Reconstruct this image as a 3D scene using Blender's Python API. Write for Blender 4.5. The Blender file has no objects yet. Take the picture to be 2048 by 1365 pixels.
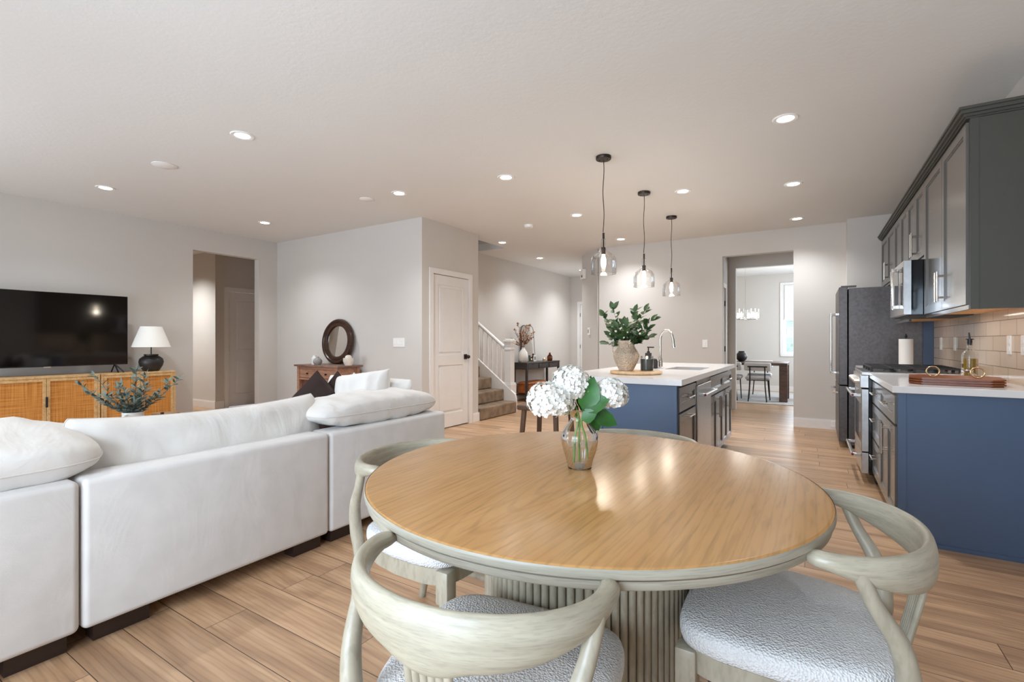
import bpy, bmesh, math, random
from mathutils import Vector, Matrix, Euler, noise
random.seed(7)
PI = math.pi
S = bpy.context.scene
COL = S.collection

# ------------------------------------------------------------------ camera, world, exposure
cd = bpy.data.cameras.new('camera'); cam = bpy.data.objects.new('camera', cd); COL.objects.link(cam)
cam.location = (0, 0, 1.19); cam.rotation_euler = (PI/2, 0, math.radians(31.85))
cd.sensor_width = 36; cd.lens = 966/2048*36; cd.clip_start = .02
S.camera = cam
S.view_settings.view_transform = 'Standard'; S.view_settings.look = 'None'
S.view_settings.gamma = 1; S.view_settings.use_curve_mapping = False
S.view_settings.exposure = .35
S.cycles.max_bounces = 10; S.cycles.diffuse_bounces = 5; S.cycles.glossy_bounces = 5
S.cycles.transparent_max_bounces = 16; S.cycles.transmission_bounces = 8
S.cycles.sample_clamp_indirect = 6; S.cycles.caustics_reflective = False; S.cycles.caustics_refractive = False
S.cycles.use_denoising = True
W = bpy.data.worlds.new('World'); S.world = W; W.use_nodes = True
bg = W.node_tree.nodes['Background']; bg.inputs[0].default_value = (.80, .90, 1, 1); bg.inputs[1].default_value = 1.6

CE = 2.773          # ceiling height

def area(name, loc, rot, sx, sy, power, color):
    l = bpy.data.lights.new(name, 'AREA'); l.shape = 'RECTANGLE'; l.size = sx; l.size_y = sy
    l.energy = power; l.color = color
    o = bpy.data.objects.new(name, l); o.location = loc; o.rotation_euler = rot; COL.objects.link(o)
    return o
# daylight through the windows of the rear wall (behind the camera) and the dining-room window
area('daylight_rear_window', (-5.3, -1.85, 1.2), (PI/2+.45, 0, 0), 2.6, 1.9, 85, (.78, .93, 1.1))
area('daylight_patio_door', (-1.1, -1.85, 1.0), (PI/2+.5, 0, 0), 2.3, 2.05, 90, (.78, .93, 1.1))
area('daylight_patio_sky', (-1.1, -1.80, 1.75), (PI/2-.5, 0, 0), 2.3, .9, 52, (.70, .90, 1.15))
area('entry_hall_fill', (-3.66, 9.6, 1.4), (0, PI/2, 0), 1.2, 1.2, 10, (.9, .97, 1.05))  # unseen fill light added to brighten the entry hall; no window there
area('under_cabinet_strip', (.92, 4.3, 1.375), (0, 0, 0), .03, 1.1, .7, (1, .90, .78))
area('daylight_dining_window', (-.05, 13.15, 1.7), (-PI/2, 0, 0), 1.0, 1.6, 50, (.85, .96, 1.08))
area('daylight_dining_side', (.95, 11.3, 1.5), (0, PI/2, 0), 1.5, 1.6, 50, (.85, .96, 1.08))

# ------------------------------------------------------------------ materials
def srgb(r, g, b):
    f = lambda c: (c/255/12.92) if c/255 <= .04045 else ((c/255+.055)/1.055)**2.4
    return (f(r), f(g), f(b), 1)
def newmat(name):
    m = bpy.data.materials.new(name); m.use_nodes = True
    nt = m.node_tree; b = nt.nodes['Principled BSDF']
    return m, nt, b
def N(nt, t, **kw):
    n = nt.nodes.new(t)
    for k, v in kw.items(): setattr(n, k, v)
    return n
def objco(nt, scale=(1, 1, 1), rot=(0, 0, 0)):
    tc = N(nt, 'ShaderNodeTexCoord'); mp = N(nt, 'ShaderNodeMapping')
    mp.inputs['Scale'].default_value = scale; mp.inputs['Rotation'].default_value = rot
    nt.links.new(tc.outputs['Object'], mp.inputs['Vector']); return mp.outputs['Vector']
def addbump(nt, b, h, strength=.2, dist=.01):
    n = N(nt, 'ShaderNodeBump'); n.inputs['Strength'].default_value = strength; n.inputs['Distance'].default_value = dist
    nt.links.new(h, n.inputs['Height']); nt.links.new(n.outputs['Normal'], b.inputs['Normal'])
def plain(name, col, rough=.5, metal=0, bump=None, var=None, spec=None, coat=0):
    """bump=(scale,strength,dist)  var=(scale, amount)"""
    m, nt, b = newmat(name)
    b.inputs['Base Color'].default_value = col; b.inputs['Roughness'].default_value = rough; b.inputs['Metallic'].default_value = metal
    if spec is not None: b.inputs['Specular IOR Level'].default_value = spec
    if coat: b.inputs['Coat Weight'].default_value = coat; b.inputs['Coat Roughness'].default_value = .1
    v = objco(nt)
    if bump:
        n = N(nt, 'ShaderNodeTexNoise'); n.inputs['Scale'].default_value = bump[0]; n.inputs['Detail'].default_value = 4
        nt.links.new(v, n.inputs['Vector']); addbump(nt, b, n.outputs['Fac'], bump[1], bump[2])
    sc, am = var or (6, .02)
    n = N(nt, 'ShaderNodeTexNoise'); n.inputs['Scale'].default_value = sc; n.inputs['Detail'].default_value = 3
    nt.links.new(v, n.inputs['Vector'])
    r = N(nt, 'ShaderNodeValToRGB')
    r.color_ramp.elements[0].position = .3; r.color_ramp.elements[1].position = .7
    r.color_ramp.elements[0].color = tuple(c*(1-am) for c in col[:3])+(1,)
    r.color_ramp.elements[1].color = tuple(min(1, c*(1+am)) for c in col[:3])+(1,)
    nt.links.new(n.outputs['Fac'], r.inputs['Fac']); nt.links.new(r.outputs['Color'], b.inputs['Base Color'])
    return m
def wood(name, dark, light, scale=(2, 20, 20), rough=.45, pores=.5, rot=(0, 0, 0), bump=.15, coat=0, poredark=.55, wave=None):
    m, nt, b = newmat(name); b.inputs['Roughness'].default_value = rough
    if coat: b.inputs['Coat Weight'].default_value = coat; b.inputs['Coat Roughness'].default_value = .12
    v = objco(nt, scale, rot)
    n = N(nt, 'ShaderNodeTexNoise'); n.inputs['Scale'].default_value = 1; n.inputs['Detail'].default_value = 6; n.inputs['Distortion'].default_value = .6
    nt.links.new(v, n.inputs['Vector'])
    r = N(nt, 'ShaderNodeValToRGB'); r.color_ramp.elements[0].position = .3; r.color_ramp.elements[1].position = .7
    r.color_ramp.elements[0].color = dark; r.color_ramp.elements[1].color = light
    nt.links.new(n.outputs['Fac'], r.inputs['Fac'])
    v2 = objco(nt, tuple(s*5 for s in scale), rot)
    p = N(nt, 'ShaderNodeTexNoise'); p.inputs['Scale'].default_value = 1; p.inputs['Detail'].default_value = 2
    nt.links.new(v2, p.inputs['Vector'])
    pr = N(nt, 'ShaderNodeValToRGB'); pr.color_ramp.elements[0].position = .36; pr.color_ramp.elements[1].position = .5
    pr.color_ramp.elements[0].color = (poredark,)*3+(1,); pr.color_ramp.elements[1].color = (1, 1, 1, 1)
    nt.links.new(p.outputs['Fac'], pr.inputs['Fac'])
    mx = N(nt, 'ShaderNodeMix', data_type='RGBA', blend_type='MULTIPLY'); mx.inputs[0].default_value = pores
    nt.links.new(r.outputs['Color'], mx.inputs[6]); nt.links.new(pr.outputs['Color'], mx.inputs[7])
    out = mx.outputs[2]; hh = pr.outputs['Color']
    if wave:
        w = N(nt, 'ShaderNodeTexWave', wave_type='RINGS', rings_direction='Z'); w.inputs['Scale'].default_value = wave[0]
        w.inputs['Distortion'].default_value = wave[1]; w.inputs['Detail'].default_value = 3; w.inputs['Detail Scale'].default_value = 1.2
        v3 = objco(nt, wave[2], rot); nt.links.new(v3, w.inputs['Vector'])
        wr = N(nt, 'ShaderNodeValToRGB'); wr.color_ramp.elements[0].position = .02; wr.color_ramp.elements[1].position = .22
        wr.color_ramp.elements[0].color = (wave[3],)*3+(1,); wr.color_ramp.elements[1].color = (1, 1, 1, 1)
        nt.links.new(w.outputs['Fac'], wr.inputs['Fac'])
        m2 = N(nt, 'ShaderNodeMix', data_type='RGBA', blend_type='MULTIPLY'); m2.inputs[0].default_value = 1
        nt.links.new(out, m2.inputs[6]); nt.links.new(wr.outputs['Color'], m2.inputs[7]); out = m2.outputs[2]
        hm = N(nt, 'ShaderNodeMath', operation='MULTIPLY'); nt.links.new(wr.outputs['Color'], hm.inputs[0]); nt.links.new(hh, hm.inputs[1]); hh = hm.outputs[0]
    nt.links.new(out, b.inputs['Base Color'])
    if bump: addbump(nt, b, hh, bump, .002)
    return m
def floor_mat():
    m, nt, b = newmat('plank_floor'); L = nt.links.new
    tc = N(nt, 'ShaderNodeTexCoord'); sp = N(nt, 'ShaderNodeSeparateXYZ'); L(tc.outputs['Object'], sp.inputs[0])
    def M(op, a, c=None, d=None):
        n = N(nt, 'ShaderNodeMath', operation=op)
        for i, x in enumerate((a, c, d)):
            if x is None: continue
            if isinstance(x, (int, float)): n.inputs[i].default_value = x
            else: L(x, n.inputs[i])
        return n.outputs[0]
    pw, pl = .177, 1.22
    yy = M('ADD', M('DIVIDE', sp.outputs['Y'], pw), .22)
    row = M('FLOOR', yy); fy = M('FRACT', yy)
    wn = N(nt, 'ShaderNodeTexWhiteNoise', noise_dimensions='1D'); L(row, wn.inputs['W'])
    xx = M('ADD', M('DIVIDE', sp.outputs['X'], pl), M('MULTIPLY', wn.outputs['Value'], 7.3))
    colm = M('FLOOR', xx); fx = M('FRACT', xx)
    cb = N(nt, 'ShaderNodeCombineXYZ'); L(row, cb.inputs[0]); L(colm, cb.inputs[1])
    w2 = N(nt, 'ShaderNodeTexWhiteNoise', noise_dimensions='3D'); L(cb.outputs[0], w2.inputs['Vector'])
    # grain, shifted for each plank
    off = N(nt, 'ShaderNodeVectorMath', operation='SCALE'); L(w2.outputs['Color'], off.inputs[0]); off.inputs[3].default_value = 40
    ad = N(nt, 'ShaderNodeVectorMath', operation='ADD'); L(tc.outputs['Object'], ad.inputs[0]); L(off.outputs[0], ad.inputs[1])
    mp = N(nt, 'ShaderNodeMapping'); mp.inputs['Scale'].default_value = (1.3, 11, 1); L(ad.outputs[0], mp.inputs['Vector'])
    n1 = N(nt, 'ShaderNodeTexNoise'); n1.inputs['Scale'].default_value = 1; n1.inputs['Detail'].default_value = 7; n1.inputs['Distortion'].default_value = 1.1; L(mp.outputs[0], n1.inputs['Vector'])
    mp2 = N(nt, 'ShaderNodeMapping'); mp2.inputs['Scale'].default_value = (5, 90, 1); L(ad.outputs[0], mp2.inputs['Vector'])
    n2 = N(nt, 'ShaderNodeTexNoise'); n2.inputs['Scale'].default_value = 1; n2.inputs['Detail'].default_value = 3; L(mp2.outputs[0], n2.inputs['Vector'])
    mp3 = N(nt, 'ShaderNodeMapping'); mp3.inputs['Scale'].default_value = (1.0, 6.5, 1); L(ad.outputs[0], mp3.inputs['Vector'])
    wv = N(nt, 'ShaderNodeTexWave', wave_type='RINGS', rings_direction='Z'); wv.inputs['Scale'].default_value = 2.2; wv.inputs['Distortion'].default_value = 5; wv.inputs['Detail'].default_value = 3; wv.inputs['Detail Scale'].default_value = 1; L(mp3.outputs[0], wv.inputs['Vector'])
    r = N(nt, 'ShaderNodeValToRGB'); e = r.color_ramp.elements
    e[0].position = .25; e[0].color = srgb(160, 124, 94); e[1].position = .68; e[1].color = srgb(214, 174, 136)
    k = e.new(.47); k.color = srgb(190, 150, 114)
    L(n1.outputs['Fac'], r.inputs['Fac'])
    def mul(a, c, f=1.0):
        mx = N(nt, 'ShaderNodeMix', data_type='RGBA', blend_type='MULTIPLY'); mx.inputs[0].default_value = f; L(a, mx.inputs[6]); L(c, mx.inputs[7]); return mx.outputs[2]
    def ramp(src, p0, c0, p1, c1):
        q = N(nt, 'ShaderNodeValToRGB'); q.color_ramp.elements[0].position = p0; q.color_ramp.elements[0].color = (c0,)*3+(1,)
        q.color_ramp.elements[1].position = p1; q.color_ramp.elements[1].color = (c1,)*3+(1,); L(src, q.inputs['Fac']); return q.outputs['Color']
    c = mul(r.outputs['Color'], ramp(n2.outputs['Fac'], .3, .90, .6, 1.0))
    c = mul(c, ramp(wv.outputs['Fac'], 0, .80, .35, 1.0), .8)
    c = mul(c, ramp(w2.outputs['Value'], 0, .76, 1, 1.0))
    seam = M('MAXIMUM', M('GREATER_THAN', M('ABSOLUTE', M('SUBTRACT', fy, .5)), .4915), M('GREATER_THAN', M('ABSOLUTE', M('SUBTRACT', fx, .5)), .4988))
    mx = N(nt, 'ShaderNodeMix', data_type='RGBA'); L(seam, mx.inputs[0]); L(c, mx.inputs[6]); mx.inputs[7].default_value = srgb(70, 50, 36)
    L(mx.outputs[2], b.inputs['Base Color']); b.inputs['Roughness'].default_value = .38
    h = M('SUBTRACT', M('MULTIPLY', n2.outputs['Fac'], .15), seam); addbump(nt, b, h, .25, .002)
    return m
def brick_mat(name, c1, c2, mortar, bw, rh, rough, ms=.004, rotax='YZ'):
    m, nt, b = newmat(name); L = nt.links.new
    tc = N(nt, 'ShaderNodeTexCoord'); sp = N(nt, 'ShaderNodeSeparateXYZ'); L(tc.outputs['Object'], sp.inputs[0])
    cb = N(nt, 'ShaderNodeCombineXYZ'); L(sp.outputs['Y'], cb.inputs[0]); L(sp.outputs['Z'], cb.inputs[1])
    br = N(nt, 'ShaderNodeTexBrick'); br.inputs['Scale'].default_value = 1; br.inputs['Color1'].default_value = c1; br.inputs['Color2'].default_value = c2
    br.inputs['Mortar'].default_value = mortar; br.inputs['Mortar Size'].default_value = ms; br.inputs['Brick Width'].default_value = bw; br.inputs['Row Height'].default_value = rh
    br.inputs['Mortar Smooth'].default_value = .1
    L(cb.outputs[0], br.inputs['Vector']); L(br.outputs['Color'], b.inputs['Base Color']); b.inputs['Roughness'].default_value = rough
    n = N(nt, 'ShaderNodeTexNoise'); n.inputs['Scale'].default_value = 7; L(tc.outputs['Object'], n.inputs['Vector'])
    s = N(nt, 'ShaderNodeMath', operation='MULTIPLY_ADD'); L(br.outputs['Fac'], s.inputs[0]); s.inputs[1].default_value = -1; L(n.outputs['Fac'], s.inputs[2])
    addbump(nt, b, s.outputs[0], .35, .004)
    return m
def cane_mat():
    m, nt, b = newmat('woven_cane'); L = nt.links.new
    v1 = objco(nt, (1, 3, 160)); v2 = objco(nt, (1, 130, 2))
    a = N(nt, 'ShaderNodeTexNoise'); a.inputs['Scale'].default_value = 1; a.inputs['Detail'].default_value = 3; L(v1, a.inputs['Vector'])
    c = N(nt, 'ShaderNodeTexNoise'); c.inputs['Scale'].default_value = 1; c.inputs['Detail'].default_value = 3; L(v2, c.inputs['Vector'])
    s = N(nt, 'ShaderNodeMath', operation='ADD'); L(a.outputs['Fac'], s.inputs[0]); L(c.outputs['Fac'], s.inputs[1])
    h = N(nt, 'ShaderNodeMath', operation='MULTIPLY'); L(s.outputs[0], h.inputs[0]); h.inputs[1].default_value = .5
    r = N(nt, 'ShaderNodeValToRGB'); e = r.color_ramp.elements
    e[0].position = .34; e[0].color = srgb(138, 84, 28); e[1].position = .62; e[1].color = srgb(216, 152, 78)
    k = e.new(.46); k.color = srgb(192, 124, 50)
    L(h.outputs[0], r.inputs['Fac']); L(r.outputs['Color'], b.inputs['Base Color']); b.inputs['Roughness'].default_value = .55
    addbump(nt, b, h.outputs[0], .4, .003)
    return m
def fabric(name, col, scale=260, strength=.25, dist=.0015, rough=.9, wr=0, am=.04):
    m, nt, b = newmat(name); L = nt.links.new
    v = objco(nt); n = N(nt, 'ShaderNodeTexVoronoi'); n.inputs['Scale'].default_value = scale; L(v, n.inputs['Vector'])
    b.inputs['Roughness'].default_value = rough; b.inputs['Sheen Weight'].default_value = .2 if am < .15 else 0; b.inputs['Specular IOR Level'].default_value = .2
    n2 = N(nt, 'ShaderNodeTexNoise'); n2.inputs['Scale'].default_value = 9; n2.inputs['Detail'].default_value = 2; L(v, n2.inputs['Vector'])
    r = N(nt, 'ShaderNodeValToRGB'); r.color_ramp.elements[0].position = .3; r.color_ramp.elements[1].position = .7
    r.color_ramp.elements[0].color = tuple(c*(1-am) for c in col[:3])+(1,); r.color_ramp.elements[1].color = tuple(min(1, c*(1+am)) for c in col[:3])+(1,)
    L(n2.outputs['Fac'], r.inputs['Fac']); L(r.outputs['Color'], b.inputs['Base Color'])
    if wr:
        n3 = N(nt, 'ShaderNodeTexNoise'); n3.inputs['Scale'].default_value = 5; n3.inputs['Detail'].default_value = 3; n3.inputs['Distortion'].default_value = 1.2; L(objco(nt, (1, 1, .5)), n3.inputs['Vector'])
        b1 = N(nt, 'ShaderNodeBump'); b1.inputs['Strength'].default_value = wr; b1.inputs['Distance'].default_value = .03; L(n3.outputs['Fac'], b1.inputs['Height'])
        b2 = N(nt, 'ShaderNodeBump'); b2.inputs['Strength'].default_value = strength; b2.inputs['Distance'].default_value = dist; L(n.outputs['Distance'], b2.inputs['Height'])
        L(b1.outputs[0], b2.inputs['Normal']); L(b2.outputs[0], b.inputs['Normal'])
    else: addbump(nt, b, n.outputs['Distance'], strength, dist)
    return m
def clearglass(name, tint=(1, 1, 1, 1), refl=.9, ior=1.45):
    m, nt, b = newmat(name); nt.nodes.remove(b); L = nt.links.new
    t = N(nt, 'ShaderNodeBsdfTransparent'); t.inputs[0].default_value = tint
    g = N(nt, 'ShaderNodeBsdfGlossy'); g.inputs['Roughness'].default_value = .02
    f = N(nt, 'ShaderNodeFresnel'); f.inputs['IOR'].default_value = ior
    mm = N(nt, 'ShaderNodeMath', operation='MULTIPLY'); mm.inputs[1].default_value = refl; L(f.outputs[0], mm.inputs[0])
    mx = N(nt, 'ShaderNodeMixShader'); L(mm.outputs[0], mx.inputs[0]); L(t.outputs[0], mx.inputs[1]); L(g.outputs[0], mx.inputs[2])
    L(mx.outputs[0], nt.nodes['Material Output'].inputs['Surface']); return m
def emit(name, col, s):
    m, nt, b = newmat(name); b.inputs['Base Color'].default_value = (.8, .8, .8, 1)
    b.inputs['Emission Color'].default_value = col; b.inputs['Emission Strength'].default_value = s; return m

M = {}
M['wall'] = plain('wall_paint', srgb(206, 200, 193), .8, bump=(90, .12, .002), var=(1.5, .015))
M['ceil'] = plain('ceiling_paint', srgb(225, 223, 219), .9, bump=(38, .22, .005), var=(1.2, .012))
M['trim'] = plain('white_trim', srgb(232, 228, 224), .4)
M['floor'] = floor_mat()
M['tile'] = brick_mat('subway_tile', srgb(226, 206, 184), srgb(218, 196, 172), srgb(150, 128, 108), .305, .102, .12, .0025)
M['navy'] = plain('slate_blue_paint', srgb(74, 93, 120), .42, var=(3, .03))
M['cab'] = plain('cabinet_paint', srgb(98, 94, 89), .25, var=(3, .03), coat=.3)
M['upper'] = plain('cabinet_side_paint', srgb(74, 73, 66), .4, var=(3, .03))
M['cabwood'] = wood('cabinet_underside', srgb(214, 150, 84), srgb(236, 184, 118), (3, 20, 20))
M['steel'] = plain('brushed_steel', (.55, .54, .53, 1), .28, 1, var=(30, .06))
M['nickel'] = plain('nickel', (.72, .68, .62, 1), .22, 1)
M['chrome'] = plain('chrome', (.85, .85, .85, 1), .08, 1)
M['darksteel'] = plain('dark_steel', (.115, .10, .095, 1), .38, .9, bump=(120, .25, .001), var=(40, .15))
M['black'] = plain('black_metal', (.012, .012, .013, 1), .35, .3)
M['blackmat'] = plain('matte_black', (.02, .019, .018, 1), .6)
M['bronze'] = plain('dark_bronze', (.05, .035, .028, 1), .4, .7)
M['quartz'] = plain('white_quartz', srgb(226, 222, 219), .15, var=(25, .015))
M['glass'] = clearglass('clear_glass', (.985, .99, .99, 1), .55)
M['vglass'] = clearglass('vase_glass', (.985, .99, .99, 1), 1.1)
M['amber'] = clearglass('amber_glass', (.38, .17, .03, 1))
M['oil'] = plain('olive_oil', srgb(120, 92, 18), .15)
M['water'] = clearglass('water', (.93, .97, .98, 1), .9, 1.33)
M['bulb'] = emit('lit_bulb', (1, .86, .66, 1), 30)
M['can'] = emit('lit_downlight', (1, .95, .88, 1), 22)
M['screen'] = plain('tv_screen', (.004, .0025, .002, 1), .07, var=(2, .02))
M['shade'] = plain('lamp_shade_linen', srgb(238, 234, 226), .9, bump=(300, .1, .001))
M['ceramic_dark'] = plain('dark_ceramic', (.022, .019, .018, 1), .42, bump=(25, .1, .003))
M['ceramic_white'] = plain('white_ceramic', srgb(230, 226, 220), .35)
M['ceramic_grey'] = plain('grey_ceramic', srgb(150, 144, 138), .6, var=(30, .12))
M['ceramic_cream'] = plain('cream_ceramic', srgb(222, 212, 198), .6, var=(30, .06))
M['oak_light'] = wood('light_oak', srgb(196, 152, 98), srgb(222, 184, 132), (20, 2, 20))
M['cane'] = cane_mat()
M['walnut'] = wood('walnut', srgb(74, 42, 26), srgb(112, 68, 44), (12, 1.5, 12), .35)
M['rustic'] = wood('rustic_wood', srgb(148, 104, 80), srgb(192, 146, 118), (2, 16, 16), .6, .6)
M['rustic_top'] = wood('rustic_top', srgb(112, 84, 70), srgb(146, 116, 100), (2, 16, 16), .5, .6)
M['darkframe'] = wood('mirror_frame_wood', srgb(46, 28, 20), srgb(72, 46, 32), (3, 3, 20), .3)
M['mirror'] = plain('mirror_glass', (.85, .85, .84, 1), .02, 1)
M['tabletop'] = wood('oak_tabletop', srgb(190, 141, 84), srgb(201, 153, 96), (14, 1.2, 10), .23, .6, rot=(0, 0, math.radians(-32)), bump=.16, poredark=.74, wave=(4.2, 2.6, (3.2, .5, 1), .89))
M['ash'] = wood('grey_ash', srgb(150, 141, 122), srgb(176, 167, 148), (14, 14, 5), .36, .45, bump=.08, poredark=.72)
M['ashr'] = wood('grey_ash_rail', srgb(156, 148, 129), srgb(178, 170, 150), (7, 7, 70), .33, .45, bump=.06, poredark=.74)
M['ashh'] = wood('grey_ash_edge', srgb(150, 144, 128), srgb(176, 169, 153), (3, 3, 60), .4, .5, bump=.12, poredark=.66)
M['sofa'] = fabric('sofa_linen', srgb(208, 204, 200), 420, .12, .001, wr=.12)
M['cushion'] = fabric('cushion_linen', srgb(216, 211, 205), 420, .12, .001, wr=.35)
M['piping'] = fabric('piping_linen', srgb(206, 200, 192), 420, .1)
M['velvet'] = fabric('brown_velvet', srgb(46, 32, 28), 200, .1, .001, rough=.7, wr=.3, am=.2)
M['boucle'] = fabric('boucle', srgb(218, 216, 214), 190, .9, .004, am=.03)
M['carpet'] = fabric('stair_carpet', srgb(156, 134, 112), 160, 1, .008, am=.25)
M['rug'] = fabric('rug_grey', srgb(190, 186, 182), 40, .3, .004, am=.08)
M['darkfoot'] = plain('dark_wood_foot', srgb(46, 32, 26), .4)
M['darkoak'] = wood('dark_stained_wood', srgb(40, 32, 29), srgb(60, 50, 46), (3, 3, 20), .4)
M['stoolwood'] = wood('brown_stool_wood', srgb(78, 54, 38), srgb(106, 78, 58), (12, 12, 2), .4)
M['dtable'] = wood('dining_table_wood', srgb(78, 56, 46), srgb(108, 82, 70), (2, 14, 14), .5)
M['leaf'] = plain('green_leaf', srgb(62, 88, 46), .45, var=(14, .3))
M['hleaf'] = plain('hydrangea_leaf', srgb(38, 92, 26), .42, var=(22, .3))
M['oliveleaf'] = plain('olive_leaf', srgb(104, 118, 108), .5, var=(18, .35))
M['stem'] = plain('green_stem', srgb(112, 140, 62), .5)
M['bark'] = plain('brown_twig', srgb(96, 76, 58), .7)
M['petal'] = plain('white_petal', srgb(236, 234, 226), .6, var=(60, .03))
M['cream_petal'] = plain('cream_blossom', srgb(232, 226, 205), .6)
M['dried'] = plain('dried_leaf', srgb(150, 98, 58), .7, var=(30, .35))
M['wicker'] = fabric('seagrass', srgb(206, 184, 160), 90, 1.0, .008, am=.25)
M['board'] = wood('round_board_wood', srgb(206, 162, 112), srgb(228, 190, 144), (8, 2, 8), .4)
M['teak'] = wood('tray_wood', srgb(112, 56, 26), srgb(148, 82, 42), (2, 14, 14), .35)
M['gold'] = plain('brass', (.75, .6, .36, 1), .25, 1)
M['paper'] = plain('paper_towel', srgb(236, 230, 222), .9, bump=(120, .2, .002))
M['leather'] = plain('orange_leather', srgb(168, 96, 44), .45, var=(9, .35), bump=(40, .3, .004))
M['candle'] = plain('candle_jar_smoke', srgb(86, 88, 84), .12)
M['flame'] = emit('candle_glow', (1, .55, .15, 1), 3)
M['wax'] = plain('wax', srgb(230, 190, 140), .5)
M['white'] = plain('white_plastic', srgb(238, 236, 232), .35)
M['blind'] = plain('cellular_shade', srgb(240, 240, 238), .8, bump=(20, .1, .003))
M['art'] = plain('grey_print', srgb(120, 116, 110), .6, var=(40, .6))
M['boxwood'] = wood('box_wood', srgb(150, 110, 72), srgb(180, 140, 100), (3, 12, 12))
M['black_glass'] = plain('black_glass', (.008, .01, .012, 1), .06)

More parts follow.
